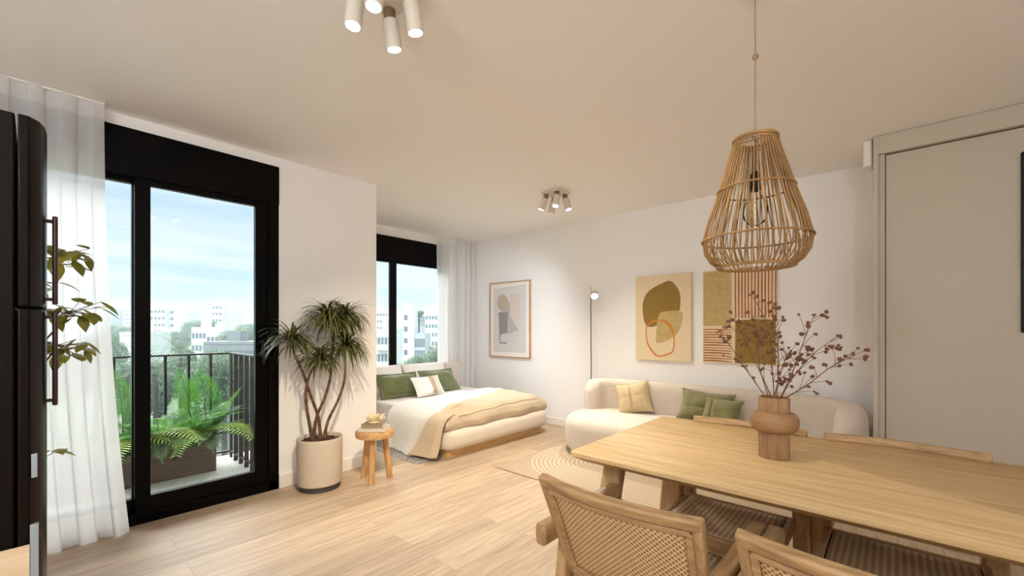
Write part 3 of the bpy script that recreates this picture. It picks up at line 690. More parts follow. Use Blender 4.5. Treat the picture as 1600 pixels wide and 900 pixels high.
MB().lathe([(.045, 0), (.05, .006), (.04, .014), (.012, .018)], (0, 0, 0), 24).build('base', M_coral, co)
cb = MB(); rc = random.Random(8)
for i in range(46):
    a = i*2.4; e = rc.uniform(.25, 1.45); L_ = rc.uniform(.045, .085)*(1 if e < .9 else .75)
    d_ = Vector((cos(a)*cos(e), sin(a)*cos(e), sin(e)))
    p0 = Vector((d_.x*.02, d_.y*.02, .012)); p1 = p0+d_*L_*.6; p2 = p1+(d_+Vector((0, 0, .5))).normalized()*L_*.4
    cb.tube([p0, p1, p2, p2+Vector((0, 0, .004))], [.0045, .0042, .0048, .002], 6)
cb.build('branches', M_coral, co)

# ------------------------------------------------------------------ bed
bd = empty('bed', (-.4, 3.36, 0), label='low upholstered double bed on a wooden plinth under the bedroom window', cat='bed')
MB().box(-1.2, .40, 2.64, 4.09, .0, .082).build('plinth', M_bedbase, bd, world=True, bevel=.004)
MB().soft(rrect(-1.2, .485, 2.565, 4.165, .13, 10), .078, .285, .075, 6).build('upholstered_frame', M_boucle, bd, world=True)
hb = MB()
for y0, y1 in ((2.50, 3.905), (3.91, 4.24)):
    n = len(hb.v)
    hb.soft(rrect(y0, y1, .05, .775, .035, 5), -1.33, -1.2, .035, 4)
    for k in range(n, len(hb.v)):
        a, b_, c = hb.v[k]; hb.v[k] = (c, a, b_)
hb.build('headboard', M_head, bd, world=True)
MB().soft(rrect(-1.19, .40, 2.60, 4.12, .08, 6), .20, .43, .035, 4).build('mattress', M_mattress, bd, world=True)

def lerp_path(P, s):
    """P: list of (s, y, z) sorted by s"""
    for i in range(len(P)-1):
        if s <= P[i+1][0]:
            t = (s-P[i][0])/(P[i+1][0]-P[i][0]); t2 = t
            return P[i][1]+(P[i+1][1]-P[i][1])*t2, P[i][2]+(P[i+1][2]-P[i][2])*t2
    return P[-1][1], P[-1][2]
CS = [(0, 4.16, .30), (.05, 4.155, .38), (.09, 4.11, .437), (.20, 3.9, .452), (.45, 3.4, .456), (.70, 2.85, .450), (.80, 2.66, .440), (.835, 2.57, .425), (.86, 2.515, .36), (.90, 2.49, .25), (.95, 2.465, .12), (1.0, 2.42, .016)]
CSs = [(s, *p) for s, p in [(i/60, lerp_path(CS, i/60)) for i in range(61)]]
CSs = [(CSs[i][0], sum(CSs[j][1] for j in range(max(0, i-1), min(61, i+2)))/len(range(max(0, i-1), min(61, i+2))), sum(CSs[j][2] for j in range(max(0, i-1), min(61, i+2)))/len(range(max(0, i-1), min(61, i+2)))) for i in range(61)]
def edge_x(s):      # where white cover ends and the turned-back sand side begins
    y, z = lerp_path(CSs, s)
    if s < .80: return .34-.31*(y-2.6) if y < 3.7 else 0.0-.0*(y-3.7)
    return .33-(s-.80)/.20*.22
def white(u, v):
    s = .03+.97*v; y, z = lerp_path(CSs, s)
    x0 = -.47-.03*sin(5*s)+(.06 if s > .84 else 0)*(s-.84)/.16; x1 = edge_x(s)+.03
    x = x0+(x1-x0)*u
    top = max(0, 1-max(0, s-.78)/.06) if s > .78 else 1
    wr = .016*sin(9*x+5*y)*sin(4*y-3*x)+.010*abs(sin(12*x-5*y+1.5*sin(3*y)))+.009*abs(sin(9*y+8*x+2*sin(4*x)))
    if s > .84:
        f = (s-.84)/.16; y -= f*(.022*sin(13*x+1)+.010*sin(29*x)); z = max(z, .012)
    edge = .5*(1-cos(min(1, u/.06)*pi)); 
    return (x+.01*sin(9*y), y, z+wr*top*.9+.012*edge*top-.01)
dv = empty('duvet', (-.1, 3.3, .45), label='rumpled white duvet across the middle of the bed trailing to the floor', cat='duvet')
MB().grid(white, 44, 110).build('cover', M_white, dv, world=True, solid=.012)
bs = empty('bedspread', (.3, 3.3, .42), label='sand-coloured bedspread over the foot of the bed with one corner on the floor', cat='bedspread')
def foot(u, v):     # v from the turned-back edge over the roll down to the frame; u across the bed
    y = 2.575+(4.145-2.575)*u
    ex = .34-.31*(y-2.6) if y < 3.7 else 0.0
    prof = [(0, ex-.01, .448), (.04, ex-.03, .468), (.10, ex+.0, .492), (.22, ex+.07, .486), (.40, .5*(ex+.07)+.5*.36, .478), (.60, .40, .452), (.74, .452, .40), (.86, .466, .345), (.95, .455, .295), (1.0, .425, .27)]
    x, z = lerp_path(prof, v)
    e = 1-(abs(2*u-1))**10
    z = .29+(z-.29)*(.62+.38*e)+.010*sin(7*y+4*v)*(1-v)+.006*sin(19*y-9*v)
    x += .010*sin(11*y+6*v)*v-.03*(1-e)
    fold = .010*max(0, sin(34*y+12*v))*max(0, u-.72)/.28*v
    fold += .009*max(0, sin(26*y-14*v))*max(0, .3-u)/.3*v
    return (x+fold, y, z)
MB().grid(foot, 90, 44).build('foot_cover', M_beige, bs, world=True, solid=.012)
def seam(u):
    p = foot(u, .66+.10*(1-u)**2); return (p[0]+.008, p[1], p[2]+.008)
MB().tube([seam(.10+.8*i/50) for i in range(51)], .005, 6).build('piping', M_beige, bs, world=True)
def side(u, v):
    s = .80+.2*v; y, z = lerp_path(CSs, s)
    x0 = edge_x(s)-.01; x1 = .47-.05*v
    x = x0+(x1-x0)*u
    y -= .018+v*(.012*sin(16*x)+.02*sin(pi*u)*.6)-.05*v*u*u
    if u > .85: y += (u-.85)/.15*.035
    return (x, y, max(.012, z+.012-.02*u*(1-v)))
MB().grid(side, 24, 26).build('side_drop', M_beige, bs, world=True, solid=.010)

# pillows and cushions -------------------------------------------------
def pillow(name, label, cat, w, h, d_, loc, tilt, rz, m, flange=0, seams=None, pinch=.07, stripe=None, roll=0, group=None, n=22):
    root = empty(name, loc, label=label, cat=cat, group=group); root.rotation_euler = (R(tilt), R(roll), R(rz))
    wi_, hi = w/2-flange, h/2-flange
    def surf(sgn):
        def fn(u, v):
            a, b_ = 2*u-1, 2*v-1
            th = ((1-abs(a)**2.6)*(1-abs(b_)**2.6))**.5
            px = a*wi_*(1-pinch*(1-b_*b_)); pz = b_*hi*(1-pinch*(1-a*a))
            dn = .0
            if seams and sgn < 0:
                for ax, c in seams:
                    q = (a if ax == 'x' else b_)-c
                    dn += .34*math.exp(-(q/.035)**2)
            return (px, sgn*d_/2*th*(1-dn)+.004*sin(7*a+3*b_)*th, pz+h/2)
        return fn
    mb = MB().grid(surf(-1), n, n).grid(surf(1), n, n)
    mb.build('cushion_body', m, root)
    if flange:
        fl = MB()
        def ring(t, k):
            a = 2*pi*k/80; ca, sa = cos(a), sin(a); q = max(abs(ca), abs(sa)); ca, sa = ca/q, sa/q
            return (ca*(wi_+flange*t)*(1-pinch*(1-sa*sa)), .004*sin(5*a)*t, sa*(hi+flange*t)*(1-pinch*(1-ca*ca))+h/2)
        fl.add([ring(t, k) for t in (-.25, 1) for k in range(80)], [(k, (k+1) % 80, 80+(k+1) % 80, 80+k) for k in range(80)])
        fl.build('flange', m, root, solid=.006)
    else:
        pts = []
        for k in range(80):
            a = 2*pi*k/80; ca, sa = cos(a), sin(a); q = max(abs(ca), abs(sa)); ca, sa = ca/q, sa/q
            pts.append((ca*wi_*(1-pinch*(1-sa*sa)), 0, sa*hi*(1-pinch*(1-ca*ca))+h/2))
        MB().tube(pts, .004, 5, closed=True).build('piping', m, root)
    if stripe:
        for (a0, a1, mm) in stripe:
            s = surf(-1)
            sb = MB().grid(lambda u, v: (lambda p: (p[0], p[1]-.0025, p[2]))(s((a0+(a1-a0)*u+1)/2, .02+.96*v)), 6, 18)
            sb.build('stripe', mm, root)
    return root
BZ = .435
pillow('pillow', 'white pillow against the headboard behind the left green cushion', 'pillow', .68, .40, .16, (-1.03, 2.83, BZ-.01), -26, 90, M_pillow, pinch=.03)
pillow('pillow', 'white pillow against the headboard behind the right green cushion', 'pillow', .68, .40, .16, (-1.03, 3.53, BZ-.01), -26, 90, M_pillow, pinch=.03)
pillow('cushion', 'moss green flanged cushion on the bed nearest the plain wall corner', 'cushion', .58, .34, .15, (-.76, 2.93, BZ), -36, 88, M_green, flange=.03)
pillow('cushion', 'moss green flanged cushion on the bed beside the linen curtain', 'cushion', .60, .34, .15, (-.78, 3.565, BZ), -36, 94, M_green, flange=.03)
pillow('cushion', 'small white and taupe striped cushion at the front middle of the bed', 'cushion', .42, .26, .12, (-.60, 3.215, BZ+.01), -34, 92, M_pillow, stripe=[(.05, .42, M_taupe), (.52, .57, M_taupe), (.66, .70, M_taupe)])

MB().grid(lambda u, v: (-1.28+1.60*u, 2.33+1.95*v, .012+.006*random.random()), 80, 96)
fz = MB(); rf = random.Random(2)
fz.grid(lambda u, v: (-1.28+1.60*u+rf.uniform(-.008, .008), 2.33+1.9*v+rf.uniform(-.008, .008), (.010+.014*rf.random()) if (0 < u < 1 and 0 < v < 1) else .001), 110, 130)
tag(fz.build('shag_rug', M_fluff), 'fluffy grey rug on the floor under the bed', 'rug')

# ------------------------------------------------------------------ rug and sofa
rg = MB().box(.9-1.6, 3.3-1.6, 2.765-3.5, 4.24-3.5, .0005, .009).build('rug', M_rug, bevel=.003)
rg.location = (1.6, 3.5, 0)
tag(rg, 'flat beige rug with pale nested arches on the floor before the sofa', 'rug')

sf = empty('sofa', (2.2, 4.0, .009), label='curved oatmeal boucle sofa with a wraparound back against the picture wall', cat='sofa')
MB().soft(arc(3.0, 4.0, .40, 0, pi/2, 8)+arc(1.38, 4.0, .41, pi/2, pi, 10)+arc(1.45, 3.93, .48, pi, 1.5*pi, 10)+arc(3.0, 3.85, .40, 1.5*pi, 2*pi, 8), .012, .375, .10, 6).build('seat', M_sofa, sf, world=True)
bp_ = smooth_path([(1.075, 4.05, 0), (1.10, 4.22, 0), (1.20, 4.335, 0), (1.42, 4.375, 0), (2.2, 4.385, 0), (2.95, 4.375, 0), (3.20, 4.32, 0), (3.325, 4.17, 0), (3.36, 3.95, 0), (3.35, 3.72, 0)], 7)
def sweep_back(path):
    mb = MB(); n = len(path); prof = []
    zb, zt, th = .05, .69, .10
    m = 26
    for k in range(m):
        a = 2*pi*k/m; ca, sa = cos(a), sin(a)
        ex = .5
        px2 = th*math.copysign(abs(ca)**ex, ca); pz2 = (zt-zb)/2*math.copysign(abs(sa)**.34, sa)
        prof.append((px2, pz2))
    vs = []
    for i, p in enumerate(path):
        t = (path[min(i+1, n-1)]-path[max(0, i-1)]).normalized(); nn = Vector((-t.y, t.x, 0))
        e = min(i, n-1-i); sc = 1 if e > 5 else (sin(pi/2*(e+.15)/5.15))**.5
        sch = 1 if e > 6 else .80+.20*sin(pi/2*e/6.)
        vs += [p+nn*a*sc+Vector((0, 0, zb+(b_+(zt-zb)/2)*sch)) for a, b_ in prof]
    fs = [(i*m+k, i*m+(k+1) % m, (i+1)*m+(k+1) % m, (i+1)*m+k) for i in range(n-1) for k in range(m)]
    fs += [tuple(range(m))[::-1], tuple((n-1)*m+k for k in range(m))]
    return mb.add(vs, fs)
sweep_back(bp_).build('backrest', M_sofa, sf, world=True)

pillow('cushion', 'square tan cushion with stitched cross at the lit end of the sofa', 'cushion', .36, .34, .12, (1.60, 4.14, .372), -24, 16, M_tan, seams=[('x', -.1), ('z', .05)], roll=-13, pinch=.12)
pillow('cushion', 'large olive cushion lying against the sofa back', 'cushion', .50, .31, .13, (2.25, 4.16, .372), -24, -4, M_green2, seams=[('z', -.05), ('z', -.16)], roll=2, pinch=.14)
pillow('cushion', 'small olive cushion in front of the large olive cushion on the sofa', 'cushion', .36, .28, .12, (2.42, 4.03, .372), -26, -14, M_green2, seams=[('x', -.35), ('x', -.45)], roll=0, pinch=.14)

# ------------------------------------------------------------------ floor lamp
fl = empty('floor_lamp', (.90, 4.44, 0), label='slim black floor lamp with a small lit round head behind the sofa end', cat='lamp')
MB().lathe([(.06, 0), (.06, .012), (.01, .016)], (.88, 4.445, 0), 28).build('base', M_blackm, fl, world=True)
MB().tube([(.88, 4.445, .01), (.885, 4.44, .8), (.905, 4.40, 1.66)], .0055, 8).build('pole', M_blackm, fl, world=True)
MB().tube([(.905, 4.40, 1.655), (.908, 4.397, 1.76)], .003, 6).build('rod', M_cord, fl, world=True)
MB().tube([(.903, 4.40, 1.66), (.93, 4.385, 1.665), (.955, 4.37, 1.65)], .006, 8).build('arm', M_blackm, fl, world=True)
hd_c = Vector((.985, 4.35, 1.645)); hd_d = Vector((.40, -.50, -.62)).normalized()
hm = MB().tube([hd_c-hd_d*.03, hd_c-hd_d*.028, hd_c+hd_d*.02], [.02, .046, .050], 28).build('lamp_head', M_spotw, fl, world=True)
MB().tube([hd_c+hd_d*.0205, hd_c+hd_d*.022], .037, 24).build('diffuser', M_lens, hm, world=True)
MB().tube(smooth_path([(.896, 4.44, 1.63), (.93, 4.47, 1.4), (.935, 4.50, .9), (.93, 4.50, .3), (.93, 4.50, .02)], 6), .002, 5).build('cable', M_base, fl, world=True)

# ------------------------------------------------------------------ pictures
def xz(poly): return poly
Y0 = BACK
f1 = empty('framed_print', (-.5, Y0-.012, 1.38), label='abstract print of grey and taupe shapes in a thin oak frame', cat='picture')
x0, x1, z0, z1 = -.893, -.115, .842, 1.925
g = MB()
for (a, b_, c, e) in ((x0, x0+.015, z0, z1), (x1-.015, x1, z0, z1), (x0+.015, x1-.015, z0, z0+.015), (x0+.015, x1-.015, z1-.015, z1)):
    g.box(a, b_, Y0-.03, Y0, c, e)
g.build('frame', M_frame, f1, world=True, bevel=.002)
MB().box(x0+.013, x1-.013, Y0-.018, Y0-.002, z0+.013, z1-.013).build('mount', M_paper, f1, world=True, smooth=False)
def art(parent, poly, y, m, nm, th=.0012):
    return MB().prism(poly, y-th, y, 'y').build(nm, m, parent, world=True, smooth=False)
fw, fh = x1-x0, z1-z0
def q(u, v): return (x0+fw*u, z1-fh*v)
art(f1, [q(.10, .08), q(.90, .05+.0), q(.90, .93), q(.10, .93)], Y0-.018, M_print, 'print_sheet')
art(f1, [q(.52, .17), q(.76, .17), q(.76, .62), q(.52, .47)], Y0-.0194, P_COL['strip'], 'print_shape')
art(f1, [q(.32, .27), q(.52, .27), q(.52, .46), q(.74, .64), q(.48, .69), q(.32, .69)], Y0-.0196, P_COL['wedge'], 'print_shape')
art(f1, [q(.23, .40), q(.47, .40), q(.45, .67), q(.28, .70), q(.28, .80), q(.44, .80), q(.44, .82), q(.26, .82)], Y0-.0209, P_COL['block'], 'print_shape')
art(f1, [q(.29, .71), q(.74, .66), q(.74, .80), q(.29, .80)], Y0-.0211, P_COL['light'], 'print_shape')
art(f1, [(x0+fw*.335+.105*cos(a*2*pi/40), z1-fh*.27+.12*sin(a*2*pi/40)) for a in range(40)], Y0-.0213, P_COL['disc'], 'print_shape')

def canvas(nm, label, x0, x1, z0, z1, th=.03):
    root = empty(nm, ((x0+x1)/2, BACK-th/2, z0), label=label, cat='picture')
    MB().box(x0, x1, BACK-th, BACK-.001, z0, z1).build('canvas', M_canvas, root, world=True, bevel=.003)
    return root, BACK-th, (lambda u, v: (x0+(x1-x0)*u, z1-(z1-z0)*v))
def blob(q, pts, n=10):
    P = [Vector((*q(u, v), 0)) for u, v in pts]; P = P+P[:3]; out = []
    for i in range(1, len(P)-2):
        for k in range(n):
            t = k/n; a, b_, c, d_ = P[i-1], P[i], P[i+1], P[i+2]
            r_ = .5*((2*b_)+(c-a)*t+(2*a-5*b_+4*c-d_)*t*t+(3*b_-a-3*c+d_)*t**3); out.append((r_.x, r_.y))
    return out
c2, yf, q2 = canvas('canvas_print', 'cream canvas with an ochre blob and a thin orange ring above the sofa', 1.425, 2.035, .907, 1.835)
art(c2, blob(q2, [(.14, .33), (.24, .19), (.50, .10), (.66, .085), (.79, .19), (.82, .31), (.78, .44), (.55, .50), (.40, .59), (.24, .60), (.16, .52)]), yf, M_ochre, 'painted_shape')
art(c2, blob(q2, [(.42, .51), (.48, .44), (.62, .425), (.82, .43), (.86, .50), (.78, .67), (.60, .76), (.42, .795), (.385, .74), (.40, .62)]), yf-.0013, M_sandp, 'painted_shape')
ro = blob(q2, [(.20, .62), (.27, .55), (.42, .52), (.60, .545), (.70, .64), (.72, .74), (.70, .88), (.60, .93), (.44, .955), (.34, .92), (.22, .80)])
ri = blob(q2, [(.215, .63), (.30, .56), (.43, .535), (.56, .565), (.67, .66), (.70, .745), (.685, .87), (.59, .915), (.45, .94), (.36, .905), (.24, .79)])
n = len(ro); rb = MB()
rb.add([(a, yf-.0027, b_) for a, b_ in ro]+[(a, yf-.0027, b_) for a, b_ in ri]+[(a, yf-.0012, b_) for a, b_ in ro]+[(a, yf-.0012, b_) for a, b_ in ri],
       [(i, (i+1) % n, n+(i+1) % n, n+i) for i in range(n)]+[(i, (i+1) % n, 2*n+(i+1) % n, 2*n+i) for i in range(n)]+[(n+i, n+(i+1) % n, 3*n+(i+1) % n, 3*n+i) for i in range(n)])
rb.build('painted_ring', M_orange, c2, world=True, smooth=False)
c3, yf, q3 = canvas('canvas_print', 'cream canvas of four panels with rust stripes behind the dried branches', 2.151, 2.795, .912, 1.835, .02)
art(c3, [q3(.0, .02), q3(.40, .0), q3(.41, .30), q3(.40, .60), q3(.0, .60)], yf, M_sandp, 'painted_shape')
art(c3, [q3(.46, .545), q3(.75, .535), q3(.985, .54), q3(.985, .99), q3(.70, .985), q3(.455, .99)], yf, M_ochre, 'painted_shape')
for k in range(13):
    u = .455+k*.0435
    art(c3, [q3(u, .0), q3(u+.017, .0), q3(u+.014+.003*sin(k), .27), q3(u+.019, .52), q3(u+.002, .52), q3(u-.002, .26)], yf, M_rust, 'painted_stripe')
for k in range(13):
    v = .635+k*.028
    art(c3, [q3(0, v), q3(.20, v+.004*sin(k*2)), q3(.41, v+.006), q3(.41, v+.014), q3(.2, v+.011), q3(0, v+.012)], yf, M_rust, 'painted_stripe')

# ------------------------------------------------------------------ wardrobe
wd = empty('wardrobe', (4.5, 4.2, 0), label='tall greige built-in wardrobe with flat doors at the right of the picture wall', cat='wardrobe')
WX = 3.482; WF = 3.90
MB().box(WX, WX+.028, WF, BACK-.003, 0, H-.002).build('side_panel', M_ward, wd, world=True, bevel=.002)
MB().box(WX+.028, 5.58, WF, WF+.05, 2.462, H-.002).build('header', M_ward, wd, world=True, bevel=.002)
MB().box(WX+.028, WX+.062, WF+.025, WF+.06, 0, 2.462).build('stile', M_ward, wd, world=True, bevel=.002)
MB().box(WX+.028, 5.58, BACK-.02, BACK-.003, 0, H-.01).box(WX+.028, 5.58, WF+.1, BACK-.02, 0, .06).build('carcass', M_ward, wd, world=True)
for (a, b_) in ((WX+.066, 4.56), (4.566, 5.57)):
    dd_ = MB().box(a, b_, WF+.035, WF+.058, .012, 2.455).build('door', M_ward, wd, world=True, bevel=.002)
    if a < 4:
        MB().soft(rrect(4.155, 4.20, WF+.012, WF+.035, .008, 4), 1.228, 2.305, .008).build('handle', M_blackm, dd_, world=True)

# ------------------------------------------------------------------ dining table
TX0, TX1, TY0, TY1, TZ = 2.60, 4.42, 1.455, 2.405, .75
tb = empty('dining_table', (3.5, 1.93, 0), label='long rectangular oak dining table with an undercut edge and splayed legs', cat='table')
tp = MB()
o_ = rrect(TX0, TX1, TY0, TY1, .02, 4)
def inset(d_): return rrect(TX0+d_, TX1-d_, TY0+d_, TY1-d_, max(.004, .02-d_*.2), 4)
lv = [(inset(.045), TZ-.042), (inset(.006), TZ-.020), (o_, TZ-.016), (o_, TZ-.003), (inset(.003), TZ)]
n = len(o_)
tp.add([(a, b_, z) for P, z in lv for a, b_ in P], [(k*n+i, k*n+(i+1) % n, (k+1)*n+(i+1) % n, (k+1)*n+i) for k in range(len(lv)-1) for i in range(n)]+[tuple(range(n))[::-1], tuple((len(lv)-1)*n+i for i in range(n))])
tp.build('tabletop', M_table, tb, world=True)
for (xt, yt, xb, yb, wt, wb) in ((2.68, 1.715, 2.575, 1.69, .09, .095), (2.775, 2.15, 2.715, 2.19, .085, .13), (4.34, 1.715, 4.445, 1.69, .09, .095), (4.245, 2.15, 4.305, 2.19, .085, .13)):
    def rc_(x, y, w_, z): return [(x-w_/2, y-.027, z), (x+w_/2, y-.027, z), (x+w_/2, y+.027, z), (x-w_/2, y+.027, z)]
    MB().hexa(rc_(xb, yb, wb, 0), rc_(xt, yt, wt, TZ-.041)).build('leg', M_tleg, tb, world=True, bevel=.012, segs=3)

# ------------------------------------------------------------------ chairs
def make_chair(arms=True):
    root = empty('dining_chair')
    # back: curved frame, cane panel. local: +y is the way the sitter faces
    Wt, Wb, zt, zb, yt, yb = .242, .225, .765, (.405 if arms else .52), -.41, (-.255 if arms else -.30)
    def bpnt(u, v, off=0):                       # u across -1..1, v 0 bottom .. 1 top; the back is bowed
        w_ = Wb+(Wt-Wb)*v; y = yb+(yt-yb)*v+.035*u*u*1.0-.012
        return Vector((w_*u, y+off, zb+(zt-zb)*v))
    def member(a, b_, wid, th, inplane):
        """bar along u (horizontal) or v (vertical) following the bow"""
        mb = MB(); n = 14; rings = []
        for i in range(n+1):
            t = i/n; u = a[0]+(b_[0]-a[0])*t; v = a[1]+(b_[1]-a[1])*t
            c = bpnt(u, v); rings.append([c+inplane*sx_*wid/2+Vector((0, sy_*th/2, sy_*th*.15)) for sx_, sy_ in ((-1, -1), (1, -1), (1, 1), (-1, 1))])
        vs = [p for r_ in rings for p in r_]
        fs = [(4*i+k, 4*i+(k+1) % 4, 4*i+4+(k+1) % 4, 4*i+4+k) for i in range(n) for k in range(4)]+[(3, 2, 1, 0), (4*n, 4*n+1, 4*n+2, 4*n+3)]
        return mb.add(vs, fs)
    up = Vector((0, -.40, .92)); rt = Vector((1, .0, 0))
    member((-1.06, .985), (1.06, .985), .036, .032, up).build('top_rail', M_chair, root, bevel=.008, segs=3)
    member((-1.0, .02), (1.0, .02), .036, .028, up).build('lower_rail', M_chair, root, bevel=.008, segs=3)
    for s in (-1, 1):
        member((s*1.0, .0), (s*1.0, .97), .028, .028, rt).build('back_stile', M_chairv, root, bevel=.007, segs=3)
    ib = MB()
    for a, b_, w_, ax in (((-.93, .905), (.93, .905), .02, up), ((-.93, .085), (.93, .085), .02, up), ((-.91, .085), (-.91, .905), .02, rt), ((.91, .085), (.91, .905), .02, rt)):
        k = member(a, b_, w_, .022, ax); ib.add(k.v, k.f)
    ib.build('inner_frame', M_chair, root, bevel=.004)
    gm = MB()
    for a, b_, ax in (((-.95, .94), (.95, .94), up), ((-.95, .05), (.95, .05), up), ((-.955, .05), (-.955, .94), rt), ((.955, .05), (.955, .94), rt)):
        k = member(a, b_, .02, .006, ax); gm.add(k.v, k.f)
    gm.build('gap_shade_strip', M_groove, root)  # solid near-black strip stands in for the shade in the gap
    MB().grid(lambda u, v: bpnt(-.9+1.8*u, .09+.81*v), 16, 10).build('back_cane', M_cane, root, solid=.005)
    # seat
    SW, sy0, sy1, zs = .235, -.215, .215, .42
    sfm = MB()
    for (a, b_, c, e) in ((-SW, SW, sy0, sy0+.026), (-SW, SW, sy1-.026, sy1), (-SW, -SW+.026, sy0+.026, sy1-.026), (SW-.026, SW, sy0+.026, sy1-.026)):
        sfm.box(a, b_, c, e, zs-.058, zs)
    sfm.build('seat_frame', M_chair, root, bevel=.004)
    MB().box(-SW+.024, SW-.024, sy0+.024, sy1-.024, zs-.022, zs-.012).build('seat_bed', M_groove, root, smooth=False)
    MB().grid(lambda u, v: (-SW+.031+(2*SW-.062)*u, sy0+.031+(sy1-sy0-.062)*v, zs-.006-.004*sin(pi*u)*sin(pi*v)), 10, 10).build('seat_cane', M_canes, root, solid=.008)
    # arms and legs
    for s in (-1, 1):
        xl = s*.258
        def rl_(x, y, w_, z): return [(x-.02, y-w_/2, z), (x+.02, y-w_/2, z), (x+.02, y+w_/2, z), (x-.02, y+w_/2, z)]
        if not arms:        # the side chairs: short front legs, plank back legs that run up to carry the back
            xl = s*.250
            MB().hexa(rl_(xl-s*.03, .20, .05, 0), rl_(xl-s*.03, .175, .07, .365)).build('leg', M_chairv, root, bevel=.006, segs=3)
            wl = lambda y, w_, z: [(xl-.035, y-w_/2, z), (xl+.035, y-w_/2, z), (xl+.035, y+w_/2, z), (xl-.035, y+w_/2, z)]
            MB().hexa(wl(-.33, .045, 0), wl(-.27, .06, .50)).build('leg', M_chairv, root, bevel=.007, segs=3)
            continue
        xc = s*.266
        ap = smooth_path([(xc, -.372, .568), (xc, -.1, .568), (xc, .06, .568), (xc, .12, .568), (xc, .145, .562)], 5)
        am_ = MB(); n = len(ap); m = 12; vs = []
        for i, p in enumerate(ap):
            t = i/(n-1); hw = .022+.005*t; hh = .037; e = 1 if i < n-4 else sqrt(max(.05, 1-((i-(n-4))/3.15)**2))
            for k in range(m):
                a = 2*pi*k/m+pi/m; ca, sa = cos(a), sin(a)
                vs.append(p+Vector((hw*math.copysign(abs(ca)**.45, ca)*(.5+.5*e), 0, hh*math.copysign(abs(sa)**.45, sa)*e)))
        am_.add(vs, [(i*m+k, i*m+(k+1) % m, (i+1)*m+(k+1) % m, (i+1)*m+k) for i in range(n-1) for k in range(m)]+[tuple(range(m))[::-1], tuple((n-1)*m+k for k in range(m))])
        am_.build('arm', M_charm, root, bevel=.003)
        MB().hexa(rl_(xl, .175, .045, 0), rl_(xl, .105, .10, .54)).build('leg', M_chairv, root, bevel=.007, segs=3)
        MB().hexa(rl_(xl, -.315, .045, 0), rl_(xl, -.215, .08, .54)).build('leg', M_chairv, root, bevel=.007, segs=3)
    MB().box(-.24, .24, .185, .21, .30, .345).build('stretcher', M_chair, root, bevel=.004)
    if arms: MB().box(-.24, .24, -.255, -.23, .33, .385).build('stretcher', M_chair, root, bevel=.004)
    return root
ch0 = make_chair(); ch1 = make_chair(False)
chairs = [(2.985, 1.49, 0, 'cane-backed teak armchair nearest the plant side, its back to us at the left table end'),
          (3.57, 1.49, 0, 'cane-backed teak armchair with its back to us at the bottom right of the photo'),
          (3.035, 2.01, 180, 'cane-seated teak chair across the table in front of the olive cushions'),
          (3.61, 2.01, 180, 'cane-seated teak chair across the table in front of the wardrobe')]
for i, (x, y, rz, lab) in enumerate(chairs):
    c = ch0 if i == 0 else ch1 if i == 2 else copy_tree(ch0 if i < 2 else ch1)
    c.location = (x, y, 0); c.rotation_euler = (0, 0, R(rz)); tag(c, lab, 'chair', 'cane chairs at the dining table')

# ------------------------------------------------------------------ vase with dried branches
vxx, vyy = 3.243, 1.925
vs_ = empty('vase', (vxx, vyy, TZ), label='reddish wooden vase with ribbed neck and foot and a smooth bulging middle', cat='vase')
vs_.scale = (.87, .87, .93)
def rib(r, z, a): return r*(1+.075*(abs(cos(16*a))-.75))
MB().lathe([(.05, 0), (.0605, .002), (.0605, .05), (.0605, .118)], (0, 0, 0), 144, rib=rib).build('ribbed_foot', M_vase, vs_)
MB().lathe([(.058, .108), (.078, .112), (.090, .123), (.0965, .140), (.0965, .160), (.090, .177), (.078, .188), (.058, .192)], (0, 0, 0), 56).build('belly', M_belly, vs_)
MB().lathe([(.0605, .182), (.0605, .248), (.0585, .252), (.054, .252), (.053, .246), (.053, .14), (.001, .14)], (0, 0, 0), 144, rib=lambda r, z, a: rib(r, z, a) if r > .055 else r, caps=False).build('ribbed_neck', M_vase, vs_)
ico = bmesh.new(); bmesh.ops.create_icosphere(ico, subdivisions=2, radius=1)
for v in ico.verts: v.co *= 1+.12*sin(9*v.co.x)*cos(8*v.co.y+3*v.co.z)
bme = bpy.data.meshes.new('berry'); ico.to_mesh(bme); ico.free(); bme.materials.append(M_berry)
for p in bme.polygons: p.use_smooth = True
rb_ = random.Random(21)
